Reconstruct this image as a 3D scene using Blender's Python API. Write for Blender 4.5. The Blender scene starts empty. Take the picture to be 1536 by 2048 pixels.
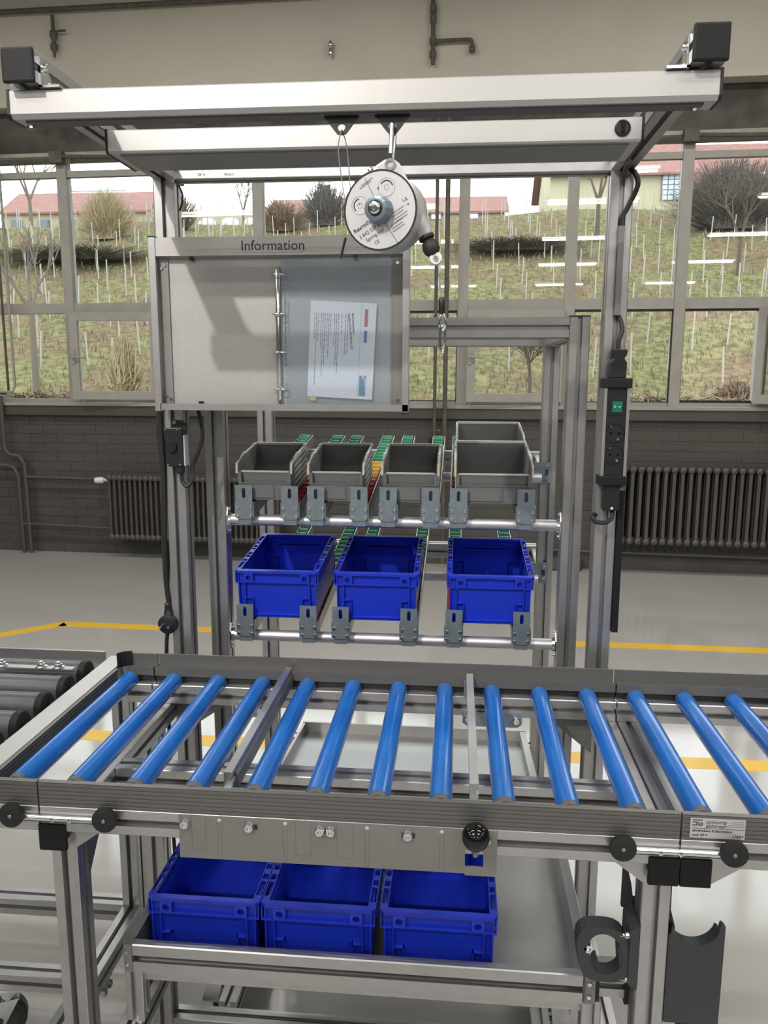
import bpy, bmesh, math, random
from mathutils import Vector, Matrix
R = math.radians
random.seed(7)
SC = bpy.context.scene
COL = SC.collection

# ---------------------------------------------------------------- camera
CAM_LOC = Vector((0.6566, -1.1266, 1.6009))
pitch, yaw, roll = R(9.675), R(5.1706), R(-0.1529)
cam_d = bpy.data.cameras.new('camera'); cam = bpy.data.objects.new('camera', cam_d); COL.objects.link(cam)
cy_, sy_, cp_, sp_ = math.cos(yaw), math.sin(yaw), math.cos(pitch), math.sin(pitch)
fwd = Vector((-sy_*cp_, cy_*cp_, -sp_)); right = Vector((cy_, sy_, 0)); down = fwd.cross(right)
r2 = math.cos(roll)*right + math.sin(roll)*down
d2 = -math.sin(roll)*right + math.cos(roll)*down
M = Matrix(((r2.x, -d2.x, -fwd.x), (r2.y, -d2.y, -fwd.y), (r2.z, -d2.z, -fwd.z))).to_4x4()
M.translation = CAM_LOC
cam.matrix_world = M
cam_d.sensor_fit = 'VERTICAL'; cam_d.sensor_height = 36.0
cam_d.lens = 1594.85/2048*36.0
cam_d.clip_start = 0.05; cam_d.clip_end = 600
SC.camera = cam

# ---------------------------------------------------------------- world, exposure
W = bpy.data.worlds.new('overcast_sky'); SC.world = W; W.use_nodes = True
bg = W.node_tree.nodes['Background']; bg.inputs[0].default_value = (0.93, 0.96, 1.0, 1); bg.inputs[1].default_value = 4.2
SC.view_settings.view_transform = 'Standard'; SC.view_settings.look = 'None'
SC.view_settings.exposure = 0.0; SC.view_settings.gamma = 1.0; SC.view_settings.use_curve_mapping = False
SC.cycles.max_bounces = 7; SC.cycles.diffuse_bounces = 3; SC.cycles.glossy_bounces = 3; SC.cycles.transparent_max_bounces = 12; SC.cycles.caustics_reflective = False; SC.cycles.caustics_refractive = False
LAMP_W = 42.0        # watts of one hall tube fixture
FLOOD_W = 540.0      # watts of the hall floodlight

# ---------------------------------------------------------------- materials
MATS = {}
def mat(name, col, rough=0.5, metal=0.0, noise=0.0, nscale=20.0, bump=0.0, bscale=80.0, stretch=None, spec=None, coat=0.0, col2=None):
    m = bpy.data.materials.new(name); m.use_nodes = True
    nt = m.node_tree; b = nt.nodes['Principled BSDF']
    b.inputs['Base Color'].default_value = (*col, 1); b.inputs['Roughness'].default_value = rough
    b.inputs['Metallic'].default_value = metal
    if spec is not None: b.inputs['Specular IOR Level'].default_value = spec
    if coat: b.inputs['Coat Weight'].default_value = coat; b.inputs['Coat Roughness'].default_value = 0.08
    tc = None
    if noise or bump:
        tc = nt.nodes.new('ShaderNodeTexCoord'); mp = nt.nodes.new('ShaderNodeMapping')
        nt.links.new(tc.outputs['Object'], mp.inputs[0])
        if stretch: mp.inputs['Scale'].default_value = stretch
    if noise:
        n = nt.nodes.new('ShaderNodeTexNoise'); n.inputs['Scale'].default_value = nscale; n.inputs['Detail'].default_value = 5
        nt.links.new(mp.outputs[0], n.inputs['Vector'])
        rmp = nt.nodes.new('ShaderNodeValToRGB')
        c2 = col2 or tuple(min(1, c*(1+noise)) for c in col)
        c1 = tuple(c*(1-noise) for c in col) if not col2 else col
        rmp.color_ramp.elements[0].position = 0.35; rmp.color_ramp.elements[1].position = 0.65
        rmp.color_ramp.elements[0].color = (*c1, 1); rmp.color_ramp.elements[1].color = (*c2, 1)
        nt.links.new(n.outputs[0], rmp.inputs[0]); nt.links.new(rmp.outputs[0], b.inputs['Base Color'])
    if bump:
        n2 = nt.nodes.new('ShaderNodeTexNoise'); n2.inputs['Scale'].default_value = bscale; n2.inputs['Detail'].default_value = 3
        nt.links.new(mp.outputs[0], n2.inputs['Vector'])
        bp = nt.nodes.new('ShaderNodeBump'); bp.inputs['Strength'].default_value = bump; bp.inputs['Distance'].default_value = 0.01
        nt.links.new(n2.outputs[0], bp.inputs['Height']); nt.links.new(bp.outputs[0], b.inputs['Normal'])
    MATS[name] = m
    return m
def emis(name, col, s):
    m = bpy.data.materials.new(name); m.use_nodes = True; b = m.node_tree.nodes['Principled BSDF']
    b.inputs['Base Color'].default_value = (*col, 1); b.inputs['Emission Color'].default_value = (*col, 1); b.inputs['Emission Strength'].default_value = s
    MATS[name] = m; return m
def clear(name, tint, ior=1.45, rough=0.02, haze=0.0, hazecol=(0.8, 0.85, 0.9)):
    m = bpy.data.materials.new(name); m.use_nodes = True; nt = m.node_tree; nt.nodes.clear()
    o = nt.nodes.new('ShaderNodeOutputMaterial'); t = nt.nodes.new('ShaderNodeBsdfTransparent'); t.inputs[0].default_value = (*tint, 1)
    g = nt.nodes.new('ShaderNodeBsdfGlossy'); g.inputs['Roughness'].default_value = rough
    f = nt.nodes.new('ShaderNodeFresnel'); f.inputs[0].default_value = ior
    mx = nt.nodes.new('ShaderNodeMixShader')
    nt.links.new(f.outputs[0], mx.inputs[0]); nt.links.new(t.outputs[0], mx.inputs[1]); nt.links.new(g.outputs[0], mx.inputs[2])
    last = mx
    if haze:
        d = nt.nodes.new('ShaderNodeBsdfDiffuse'); d.inputs[0].default_value = (*hazecol, 1)
        m2 = nt.nodes.new('ShaderNodeMixShader'); m2.inputs[0].default_value = haze
        nt.links.new(mx.outputs[0], m2.inputs[1]); nt.links.new(d.outputs[0], m2.inputs[2]); last = m2
    nt.links.new(last.outputs[0], o.inputs[0]); MATS[name] = m; return m

mat('alu', (0.49, 0.487, 0.485), 0.34, 0.85, noise=0.04, nscale=30)
mat('alu_dark', (0.20, 0.20, 0.195), 0.42, 0.6)
mat('rib_grey', (0.165, 0.162, 0.155), 0.45, 0.55)
mat('lamp_alu', (0.50, 0.492, 0.485), 0.36, 0.45)
mat('brushed_steel', (0.44, 0.43, 0.412), 0.42, 0.5, noise=0.06, nscale=260)
mat('steel_dark_reflect', (0.36, 0.36, 0.35), 0.38, 0.8)  # sheet steel darkened, the dull reflection of rack and wall put into its colour
mat('sheet_steel', (0.60, 0.595, 0.58), 0.24, 0.95, noise=0.06, nscale=10)
mat('sheet_grey', (0.25, 0.247, 0.236), 0.42, 0.45, noise=0.03, nscale=25)
mat('zinc', (0.26, 0.315, 0.36), 0.33, 0.6, noise=0.08, nscale=60)
mat('chrome', (0.75, 0.77, 0.78), 0.18, 1.0)
mat('tube_steel', (0.60, 0.60, 0.63), 0.42, 0.8, bump=0.05, bscale=300)
mat('black', (0.010, 0.010, 0.011), 0.42)
mat('black_gloss', (0.006, 0.006, 0.007), 0.08)
mat('black_rubber', (0.014, 0.014, 0.014), 0.6)
mat('dark_grey_plastic', (0.045, 0.050, 0.053), 0.55, bump=0.06, bscale=500)
mat('charcoal_cap', (0.010, 0.0105, 0.0115), 0.55, spec=0.25)
mat('bin_blue', (0.012, 0.036, 0.53), 0.34)
mat('bin_grey', (0.150, 0.155, 0.155), 0.5)
mat('bin_edge', (0.50, 0.50, 0.48), 0.5)
mat('roller_blue', (0.008, 0.125, 0.46), 0.22, coat=0.3)
mat('roller_grey', (0.085, 0.087, 0.093), 0.38)
mat('roller_end', (0.09, 0.09, 0.09), 0.5)
mat('wheel_green', (0.02, 0.22, 0.11), 0.4)
mat('wheel_yellow', (0.65, 0.36, 0.03), 0.4)
mat('wheel_red', (0.55, 0.045, 0.035), 0.4)
mat('switch_green', (0.0, 0.18, 0.10), 0.3)
mat('white_paper', (0.80, 0.80, 0.83), 0.6)
mat('paper_tab_yellow', (0.75, 0.6, 0.08), 0.6)
mat('print_black', (0.02, 0.02, 0.022), 0.6)
mat('print_grey', (0.22, 0.22, 0.24), 0.6)
mat('print_red', (0.42, 0.05, 0.08), 0.6)
mat('print_blue', (0.03, 0.08, 0.35), 0.6)
mat('print_teal', (0.02, 0.20, 0.34), 0.5)
mat('label_silver', (0.58, 0.58, 0.59), 0.35, 0.25)
mat('white_plastic', (0.75, 0.74, 0.72), 0.4)
mat('balancer_grey', (0.50, 0.50, 0.49), 0.4, 0.2)
mat('hub_blue', (0.16, 0.21, 0.26), 0.35, 0.4)
mat('wheel_rubber', (0.03, 0.028, 0.028), 0.6)
mat('floor_epoxy', (0.44, 0.43, 0.405), 0.10, spec=0.7, noise=0.03, nscale=1.5, bump=0.015, bscale=3)
mat('line_yellow', (0.80, 0.50, 0.04), 0.35)
mat('wall_dark', (0.080, 0.076, 0.067), 0.5, noise=0.10, nscale=3, bump=0.2, bscale=14)
mat('wall_cream', (0.56, 0.53, 0.445), 0.7, noise=0.03, nscale=2)
mat('ceiling_white', (0.42, 0.41, 0.39), 0.8)
mat('hall_wall', (0.14, 0.135, 0.125), 0.7)
mat('concrete_dark', (0.085, 0.078, 0.068), 0.8, noise=0.35, nscale=5, bump=0.3, bscale=20)
mat('frame_paint', (0.36, 0.345, 0.305), 0.5, noise=0.06, nscale=8)
mat('rust_pipe', (0.10, 0.088, 0.072), 0.6, noise=0.2, nscale=20)
mat('roof_red', (0.211, 0.105, 0.090), 0.8, noise=0.15, nscale=2)
mat('facade_yellow', (0.396, 0.363, 0.248), 0.8)
mat('facade_beige', (0.330, 0.286, 0.204), 0.8)
mat('glass_dark', (0.10, 0.13, 0.15), 0.1)
mat('bark', (0.085, 0.068, 0.052), 0.9)
mat('bark_pale', (0.130, 0.110, 0.085), 0.9)
mat('stake_white', (0.310, 0.300, 0.275), 0.7)
mat('twig_brown', (0.135, 0.095, 0.060), 0.9)
mat('twig_grey', (0.080, 0.070, 0.062), 0.9)
mat('bank_dark', (0.105, 0.092, 0.072), 0.9)
mat('straw', (0.250, 0.200, 0.115), 0.9)
emis('tube_glow', (1.0, 0.97, 0.92), 14.0)
clear('window_glass', (0.93, 0.95, 0.93), 1.5, 0.01)
clear('clear_film', (0.80, 0.84, 0.88), 1.35, 0.12, haze=0.22, hazecol=(0.50, 0.58, 0.66))

# ---------------------------------------------------------------- mesh builder
ZO = 0.10      # the bench was measured with the floor 0.1 m higher
class MB:
    def __init__(s): s.v = []; s.f = []
    def add(s, v, f):
        n = len(s.v); s.v += [Vector(p) for p in v]; s.f += [tuple(i+n for i in q) for q in f]; return s
    def box(s, x0, x1, y0, y1, z0, z1):
        return s.add([(x0,y0,z0),(x1,y0,z0),(x1,y1,z0),(x0,y1,z0),(x0,y0,z1),(x1,y0,z1),(x1,y1,z1),(x0,y1,z1)],
                     [(0,3,2,1),(4,5,6,7),(0,1,5,4),(1,2,6,5),(2,3,7,6),(3,0,4,7)])
    def prism(s, poly, axis, a0, a1):
        """poly: 2-D ring; axis X: (y,z), Y: (x,z), Z: (x,y)"""
        n = len(poly)
        def P(q, a): return {'X': (a, q[0], q[1]), 'Y': (q[0], a, q[1]), 'Z': (q[0], q[1], a)}[axis]
        v = [P(q, a0) for q in poly] + [P(q, a1) for q in poly]
        f = [(i, (i+1) % n, n+(i+1) % n, n+i) for i in range(n)] + [tuple(range(n-1, -1, -1)), tuple(range(n, 2*n))]
        return s.add(v, f)
    def cyl(s, p0, p1, r0, r1=None, n=14, cap=True):
        p0, p1 = Vector(p0), Vector(p1); r1 = r0 if r1 is None else r1
        d = (p1-p0).normalized(); a = Vector((0,0,1)) if abs(d.z) < .9 else Vector((1,0,0))
        u = d.cross(a).normalized(); w = d.cross(u)
        v = []
        for p, r in ((p0, r0), (p1, r1)):
            v += [p + r*(math.cos(2*math.pi*i/n)*u + math.sin(2*math.pi*i/n)*w) for i in range(n)]
        f = [(i, (i+1) % n, n+(i+1) % n, n+i) for i in range(n)]
        if cap: f += [tuple(range(n-1, -1, -1)), tuple(range(n, 2*n))]
        return s.add(v, f)
    def ring(s, p0, p1, ro, ri, n=20):
        p0, p1 = Vector(p0), Vector(p1); d = (p1-p0).normalized(); a = Vector((0,0,1)) if abs(d.z) < .9 else Vector((1,0,0))
        u = d.cross(a).normalized(); w = d.cross(u); v = []
        for p, r in ((p0, ro), (p1, ro), (p1, ri), (p0, ri)):
            v += [p + r*(math.cos(2*math.pi*i/n)*u + math.sin(2*math.pi*i/n)*w) for i in range(n)]
        f = [(k*n+i, k*n+(i+1) % n, ((k+1) % 4)*n+(i+1) % n, ((k+1) % 4)*n+i) for k in range(4) for i in range(n)]
        return s.add(v, f)
    def tube(s, pts, r, n=8, smooth=4):
        P = [Vector(p) for p in pts]
        if smooth and len(P) > 2:
            Q = []
            for i in range(len(P)-1):
                a, b, c, d = P[max(i-1, 0)], P[i], P[i+1], P[min(i+2, len(P)-1)]
                for k in range(smooth):
                    t = k/smooth
                    Q.append(.5*((2*b)+(c-a)*t+(2*a-5*b+4*c-d)*t*t+(3*b-a-3*c+d)*t**3))
            P = Q+[P[-1]]
        v = []; u = None
        for i, p in enumerate(P):
            d = (P[min(i+1, len(P)-1)]-P[max(i-1, 0)]).normalized()
            if u is None:
                a = Vector((0,0,1)) if abs(d.z) < .9 else Vector((1,0,0)); u = d.cross(a).normalized()
            u = (u - d*u.dot(d)).normalized(); w = d.cross(u)
            rr = r[i] if isinstance(r, (list, tuple)) else r
            v += [p + rr*(math.cos(2*math.pi*k/n)*u+math.sin(2*math.pi*k/n)*w) for k in range(n)]
        m = len(P)
        f = [(j*n+i, j*n+(i+1) % n, (j+1)*n+(i+1) % n, (j+1)*n+i) for j in range(m-1) for i in range(n)]
        f += [tuple(range(n-1, -1, -1)), tuple(range((m-1)*n, m*n))]
        return s.add(v, f)
    def lathe(s, c, axis, prof, n=20):
        """prof: [(radius, distance along axis)]"""
        c = Vector(c); d = Vector(axis).normalized(); a = Vector((0,0,1)) if abs(d.z) < .9 else Vector((1,0,0))
        u = d.cross(a).normalized(); w = d.cross(u); v = []
        for r, h in prof: v += [c+d*h+max(r, 1e-5)*(math.cos(2*math.pi*i/n)*u+math.sin(2*math.pi*i/n)*w) for i in range(n)]
        m = len(prof)
        f = [(j*n+i, j*n+(i+1) % n, (j+1)*n+(i+1) % n, (j+1)*n+i) for j in range(m-1) for i in range(n)]
        f += [tuple(range(n-1, -1, -1)), tuple(range((m-1)*n, m*n))]
        return s.add(v, f)
    def sphere(s, c, r, n=18, m=10):
        return s.lathe(c, (0,0,1), [(r*math.sin(math.pi*k/m), -r*math.cos(math.pi*k/m)) for k in range(m+1)], n)
    def plate_hole(s, axis, cx, cz, w, h, hr, a0, a1, n=12, hh=None):
        """rectangular plate with a round (or long, hh) hole; axis 'Y' -> plane x,z"""
        hh = hh or hr
        def P(q, a): return {'X': (a, q[0], q[1]), 'Y': (q[0], a, q[1]), 'Z': (q[0], q[1], a)}[axis]
        inner = []; outer = []
        for i in range(n):
            t = 2*math.pi*(i+.5)/n; c_, s_ = math.cos(t), math.sin(t)
            iz = hr*s_ + (hh-hr)*(1 if s_ > 0 else -1)
            inner.append((cx+hr*c_, cz+iz))
            k = min((w/2)/abs(c_) if abs(c_) > 1e-6 else 9, (h/2)/abs(s_) if abs(s_) > 1e-6 else 9)
            outer.append((cx+k*c_, cz+k*s_))
        # push nearest points to corners
        for sx in (-1, 1):
            for sz in (-1, 1):
                j = min(range(n), key=lambda i: (outer[i][0]-cx-sx*w/2)**2+(outer[i][1]-cz-sz*h/2)**2); outer[j] = (cx+sx*w/2, cz+sz*h/2)
        v = [P(q, a0) for q in outer]+[P(q, a0) for q in inner]+[P(q, a1) for q in outer]+[P(q, a1) for q in inner]
        f = []
        for i in range(n):
            j = (i+1) % n
            f += [(i, j, n+j, n+i), (2*n+i, 3*n+i, 3*n+j, 2*n+j), (i, 2*n+i, 2*n+j, j), (n+i, n+j, 3*n+j, 3*n+i)]
        return s.add(v, f)
    def profile(s, axis, a0, a1, b, c, size=.045, slot=.0105, depth=.011, faces='all'):
        """slotted aluminium bar along axis; (b, c) low corner in the other two axes"""
        h = size/2; k = .0015; w = slot/2; q = []; f_ = size/.045
        lip, w2, dp = .0045*f_, .0100*f_, .0130*f_
        side = [(-h+k, -h), (-w, -h), (-w, -h+lip), (-w2, -h+lip), (-w2*.6, -h+dp), (w2*.6, -h+dp), (w2, -h+lip), (w, -h+lip), (w, -h), (h-k, -h)]
        for i in range(4):
            ct, st = (1, 0, -1, 0)[i], (0, 1, 0, -1)[i]
            q += [(x*ct-y*st+b+h, x*st+y*ct+c+h) for x, y in side]
        return s.prism(q, axis, a0, a1)
    def xform(s, M):
        s.v = [M @ p for p in s.v]; return s
    def build(s, name, m, parent=None, smooth=False, dz=None, at=None, bevel=0.0):
        dz = ZO if dz is None else dz
        me = bpy.data.meshes.new(name); off = Vector((0, 0, dz))
        base = Vector((0,0,0))
        p = parent
        while p is not None: base = base + p.location; p = p.parent
        if at is not None: base = Vector(at)
        me.from_pydata([p+off-base for p in s.v], [], s.f)
        bm = bmesh.new(); bm.from_mesh(me); bmesh.ops.recalc_face_normals(bm, faces=bm.faces)
        if bevel: bmesh.ops.bevel(bm, geom=[e for e in bm.edges if len(e.link_faces) == 2 and e.calc_face_angle(0) > .6], offset=bevel, segments=2, affect='EDGES', profile=.6)
        bm.to_mesh(me); bm.free()
        me.materials.append(MATS[m])
        o = bpy.data.objects.new(name, me); COL.objects.link(o)
        if parent is not None: o.parent = parent
        if at is not None and parent is None: o.location = at
        if smooth:
            for p in me.polygons: p.use_smooth = True
            try: me.set_sharp_from_angle(angle=R(40))
            except Exception: pass
        return o
def box(x0, x1, y0, y1, z0, z1): return MB().box(x0, x1, y0, y1, z0, z1)
def prof(axis, a0, a1, b, c, size=.045): return MB().profile(axis, a0, a1, b, c, size)

def tag(o, label=None, cat=None, group=None, kind=None):
    if label: o['label'] = label
    if cat: o['category'] = cat
    if group: o['group'] = group
    if kind: o['kind'] = kind
    return o
def thing(name, label, cat, loc, group=None, dz=None):
    o = bpy.data.objects.new(name, None); COL.objects.link(o); o.empty_display_size = .05
    o.location = Vector(loc)+Vector((0, 0, ZO if dz is None else dz))
    return tag(o, label, cat, group)
def copy_tree(o, parent=None):
    c = o.copy(); COL.objects.link(c); c.parent = parent
    for ch in list(o.children): copy_tree(ch, c)
    return c
def text_mesh(body, size, name, m, parent, M4, bold=False, depth=0.0004):
    """flat lettering as mesh; M4 places text plane (x right, y up) in world"""
    cu = bpy.data.curves.new(name, 'FONT'); cu.body = body; cu.size = size; cu.extrude = depth; cu.align_x = 'LEFT'; cu.resolution_u = 3
    if bold: cu.offset = size*0.018
    t = bpy.data.objects.new(name+'_src', cu); COL.objects.link(t)
    dg = bpy.context.evaluated_depsgraph_get(); me = bpy.data.meshes.new_from_object(t.evaluated_get(dg))
    bpy.data.objects.remove(t); bpy.data.curves.remove(cu)
    base = Vector((0,0,0)); p = parent
    while p is not None: base = base+p.location; p = p.parent
    me.transform(M4); me.transform(Matrix.Translation(-base))
    me.name = name; me.materials.clear(); me.materials.append(MATS[m])
    o = bpy.data.objects.new(name, me); COL.objects.link(o); o.parent = parent
    return o
def face_front(x, y, z, rot=0.0):
    """text plane facing -Y at world point"""
    return Matrix.Translation((x, y, z+ZO)) @ Matrix.Rotation(R(90), 4, 'X') @ Matrix.Rotation(rot, 4, 'Z')


# ================================================================ THE SETTING
TH = math.atan(.0392)
WM = Matrix.Translation((.08, 5.62, 0)) @ Matrix.Rotation(-TH, 4, 'Z')     # wall frame: x along wall, y outwards, z up
class WB(MB):
    def build(s, name, m, parent=None, smooth=False, at=None, bevel=0.0):
        s.xform(WM); return MB.build(s, name, m, parent, smooth, 0.0, at, bevel)
def wbox(*a): return WB().box(*a)
def struct(o): o['kind'] = 'structure'; return o

floor = struct(box(-9, 11, -19, 6.4, -.1, 0).build('floor', 'floor_epoxy', dz=0))
def strip(pts, w, name):
    m = MB()
    for (a, b) in zip(pts[:-1], pts[1:]):
        a, b = Vector(a), Vector(b); d = (b-a).normalized(); n = Vector((-d.y, d.x, 0))*w/2
        m.prism([(p.x, p.y) for p in (a-n, b-n, b+n, a+n)], 'Z', 0.0, .0006)
    o = m.build(name, 'line_yellow', floor, dz=0); o['label'] = 'yellow floor marking tape'; return o
strip([(-4.2, 1.6, 0), (-1.87, 3.68, 0)], .10, 'marking_tape'); strip([(-1.89, 3.675, 0), (-.2, 3.63, 0), (7, 3.52, 0)], .10, 'marking_tape')
strip([(-4.5, 2.13, 0), (7, 2.09, 0)], .10, 'marking_tape')
struct(box(-9, 11, -19, 6.4, 5.3, 5.4).build('ceiling', 'ceiling_white', dz=0))
struct(box(-9.1, -9, -19, 6.4, 0, 5.3).build('wall_left', 'hall_wall', dz=0))
struct(box(11, 11.1, -19, 6.4, 0, 5.3).build('wall_right', 'hall_wall', dz=0))
struct(box(-9, 11, -19.1, -19, 0, 5.3).build('wall_front', 'hall_wall', dz=0))
# window wall: masonry below, lintel, beam above
wall_back = struct(wbox(-9.2, 10.9, .02, .34, 0, 1.25).build('wall_back', 'wall_dark'))
struct(wbox(-9.2, 10.9, -.035, .34, 1.25, 1.335).build('trim_1', 'wall_dark', bevel=.006))
struct(wbox(-9.2, 10.9, -.05, .12, 1.335, 1.365).build('trim_2', 'frame_paint', bevel=.004))
struct(wbox(-9.2, 10.9, .02, .36, 3.45, 3.78).build('trim_3', 'concrete_dark'))
struct(wbox(-9.2, 10.9, -.10, .36, 3.78, 5.3).build('wall_upper', 'wall_cream'))
struct(wbox(-9.2, 10.9, -.12, -.10, 3.78, 3.84).build('trim_4', 'wall_cream'))
# painted bricks: 300 nearest the middle as parts, the rest of the course field joined
bw, bh = .25, .0833
cells = []
for r in range(15):
    off = .125 if r % 2 else 0
    for c in range(-26, 27):
        cells.append((abs(c*bw+off+.2)+abs(r-8)*.02, c*bw+off, r*bh))
cells.sort()
bm0 = box(0, bw-.004, .0165, .02, .002, bh-.002)
brick_me = None
rest = WB()
for i, (_, u, z) in enumerate(cells):
    jit = random.uniform(-.0012, .0012)
    if i < 300:
        if brick_me is None:
            o = MB().add([v for v in bm0.v], bm0.f).build('brick', 'wall_dark', dz=0); brick_me = o.data
        else: o = bpy.data.objects.new('brick', brick_me); COL.objects.link(o)
        o.parent = wall_back; o.matrix_local = WM @ Matrix.Translation((u, jit, z))
    else: rest.box(u, u+bw-.004, .0165+jit, .02, z+.002, z+bh-.002)
o = rest.build('brick_field', 'wall_dark', wall_back); o['kind'] = 'stuff'

# windows: one bay between two mullions each
pitch_w = .85; z0w, z1w, z2w, z3w = 1.365, 2.13, 2.215, 3.45
def bay(k, opening=None):
    u0 = .61+pitch_w*k; u1 = u0+pitch_w; n = 'window_%d' % (k+12)
    w = bpy.data.objects.new(n, None); COL.objects.link(w); w['kind'] = 'structure'
    f = WB()
    f.box(u0-.042, u0+.042, -.02, .07, z0w, z3w)
    f.build('mullion', 'frame_paint', w)
    wbox(u0+.042, u1-.042, -.01, .06, z1w, z2w).build('transom', 'frame_paint', w)
    wbox(u0+.042, u1-.042, -.005, .05, z0w, z0w+.03).build('bottom_rail', 'frame_paint', w)
    wbox(u0+.042, u1-.042, -.005, .05, 3.25, 3.30).build('top_rail', 'frame_paint', w)
    wbox(u0+.042, u1-.042, -.005, .05, 3.42, 3.45).build('head_rail', 'frame_paint', w)
    wbox(u0+.042, u1-.042, .028, .034, z2w, 3.25).build('pane', 'window_glass', w)
    wbox(u0+.042, u1-.042, .028, .034, 3.30, 3.42).build('pane', 'window_glass', w)
    g = WB(); a, b, c, d = u0+.042, u1-.042, z0w+.03, z1w; t = .07
    if k in (1, 2, -1, 3):
        gk = WB(); gw = .012
        gk.box(a, b, .0, .026, d-gw*1.5, d); gk.box(a, a+gw*.6, .0, .026, c, d); gk.box(b-gw*.6, b, .0, .026, c, d); gk.box(a, b, .0, .026, c, c+gw*.6)
        gk.build('gasket', 'print_black', w)
    if opening is None:
        wbox(a, b, .028, .034, c, d).build('pane', 'window_glass', w)
    else:
        hinge, ang, zlo = opening
        if k == 2: b = a+.56; wbox(b, b+.05, -.02, .07, z0w, z1w).build('mullion', 'frame_paint', w); wbox(b+.05, u1-.042, .028, .034, c, d).build('pane', 'window_glass', w)
        L = b-a
        g.box(0, t, -.02, .025, 0, d-c); g.box(L-t, L, -.02, .025, 0, d-c); g.box(t, L-t, -.02, .025, 0, t); g.box(t, L-t, -.02, .025, d-c-t, d-c)
        pn = WB().box(t, L-t, 0, .005, t, d-c-t)
        hd = WB(); hx = L-.025 if hinge == 'L' else .025
        hd.box(hx-.012, hx+.012, -.03, -.02, .30, .42); hd.cyl((hx, -.03, .36), (hx, -.06, .36), .007, n=8)
        hd.cyl((hx, -.055, .36), (hx+(.11 if hinge == 'R' else -.11), -.055, .355), .008, n=8)
        if hinge == 'L': MM = Matrix.Translation((a, -.045, c)) @ Matrix.Rotation(-ang, 4, 'Z')
        else: MM = Matrix.Translation((b, -.045, c)) @ Matrix.Rotation(ang, 4, 'Z') @ Matrix.Translation((-L, 0, 0))
        cs = g.xform(MM).build('casement', 'frame_paint', w)
        pn.xform(MM).build('pane', 'window_glass', cs); hd.xform(MM).build('handle', 'frame_paint', cs)
        wbox(a, b, .03, .04, c, c+.02).build('inner_stop', 'print_black', w)
    return w
for k in range(-11, 12):
    bay(k, {-4: ('R', R(5), 0), 0: ('R', R(3), 0), 2: ('R', R(128), 0), -1: None}.get(k))
# old stay rods on two mullions
for u in (-2.79, 2.31):
    m = WB().cyl((u, -.07, 3.40), (u+.9, -.07, 3.37), .016, n=8).box(u-.06, u+.05, -.09, -.02, 3.35, 3.44)
    o = m.build('window_stay', 'rust_pipe'); tag(o, 'rusty stay rod fixed to the mullion %s' % ('left of the workbench' if u < 0 else 'right of the workbench'), 'stay rod', 'window stay rods')

# pipes on the wall
def pipe(name, label, pts, r, extra=None, m='rust_pipe', cat='pipe', smooth=0):
    t = thing(name, label, cat, WM @ Vector(pts[0]), dz=0)
    WB().tube(pts, r, 10, smooth).build('pipe_run', m, t, smooth=True)
    if extra: extra(t)
    return t
def ex1(t):
    b = WB()
    b.tube([(-2.714, -.14, 4.45), (-2.714, -.14, 4.20)], .014, 8, 0); b.build('drop_pipe', 'rust_pipe', t, smooth=True)
    WB().lathe((-2.714, -.14, 4.34), (0, 0, -1), [(.014, 0), (.028, .01), (.03, .05), (.018, .07), (.018, .1), (.03, .11), (.028, .14), (.012, .16), (.010, .2)], 10).build('tap_body', 'rust_pipe', t, smooth=True)
    WB().cyl((-2.714, -.14, 4.33), (-2.60, -.16, 4.325), .009, n=8).build('tap_lever', 'rust_pipe', t)
    WB().tube([(.349, -.14, 4.44), (.352, -.14, 3.95)], .016, 8, 0).build('drop_pipe', 'rust_pipe', t, smooth=True)
    WB().tube([(.35, -.14, 4.115), (.60, -.14, 4.115), (.645, -.14, 4.10), (.65, -.14, 4.03)], .014, 8, 3).build('branch_pipe', 'rust_pipe', t, smooth=True)
    for z in (4.34, 4.27, 4.115, 4.02): WB().lathe((.351, -.14, z), (0, 0, 1), [(.018, -.03), (.026, -.022), (.026, .022), (.018, .03)], 10).build('pipe_coupling', 'rust_pipe', t, smooth=True)
    WB().lathe((.65, -.14, 4.05), (0, 0, -1), [(.016, -.02), (.024, -.01), (.024, .02), (.014, .03)], 10).build('pipe_coupling', 'rust_pipe', t, smooth=True)
    for u in (-.8, 1.7): WB().ring((u, -.14, 4.49), (u+.02, -.14, 4.49), .03, .018, 12).build('pipe_clip', 'rust_pipe', t)
pipe('wall_pipe', 'rusty pipe with tap and drops high on the cream wall', [(-5, -.14, 4.50), (4, -.14, 4.47)], .020, ex1)
t = thing('wall_fitting', 'small dark bolt stub sticking out of the cream wall', 'fitting', WM @ Vector((-.443, -.10, 4.10)), dz=0)
WB().cyl((-.443, -.10, 4.10), (-.443, -.14, 4.10), .012, n=8).build('stub', 'black', t); WB().lathe((-.443, -.14, 4.155), (0, 0, -1), [(.008, 0), (.016, .01), (.016, .04), (.009, .05), (.016, .06), (.016, .10), (.008, .115)], 10).build('sleeve', 'chrome', t, smooth=True)
def exc(t):
    WB().tube([(.435, -.12, 1.16), (.435, -.05, 1.16), (.435, -.035, 1.16)], .012, 8, 0).build('clamp', 'rust_pipe', t)
pipe('conduit', 'thin dark conduit running down the window wall, left of the pair', [(.398, -.12, 3.78), (.398, -.12, 1.05)], .014, exc)
pipe('conduit', 'thicker dark conduit running down the window wall, right of the pair', [(.482, -.12, 3.78), (.482, -.12, .05)], .019)
for u in (.37, .43):
    tag(wbox(u-.02, u+.02, -.03, .0, .98, 1.08).build('wall_box', 'black', bevel=.004), 'small dark box on the grey wall, %s of two' % ('left' if u < .4 else 'right'), 'box', 'small wall boxes')
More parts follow.
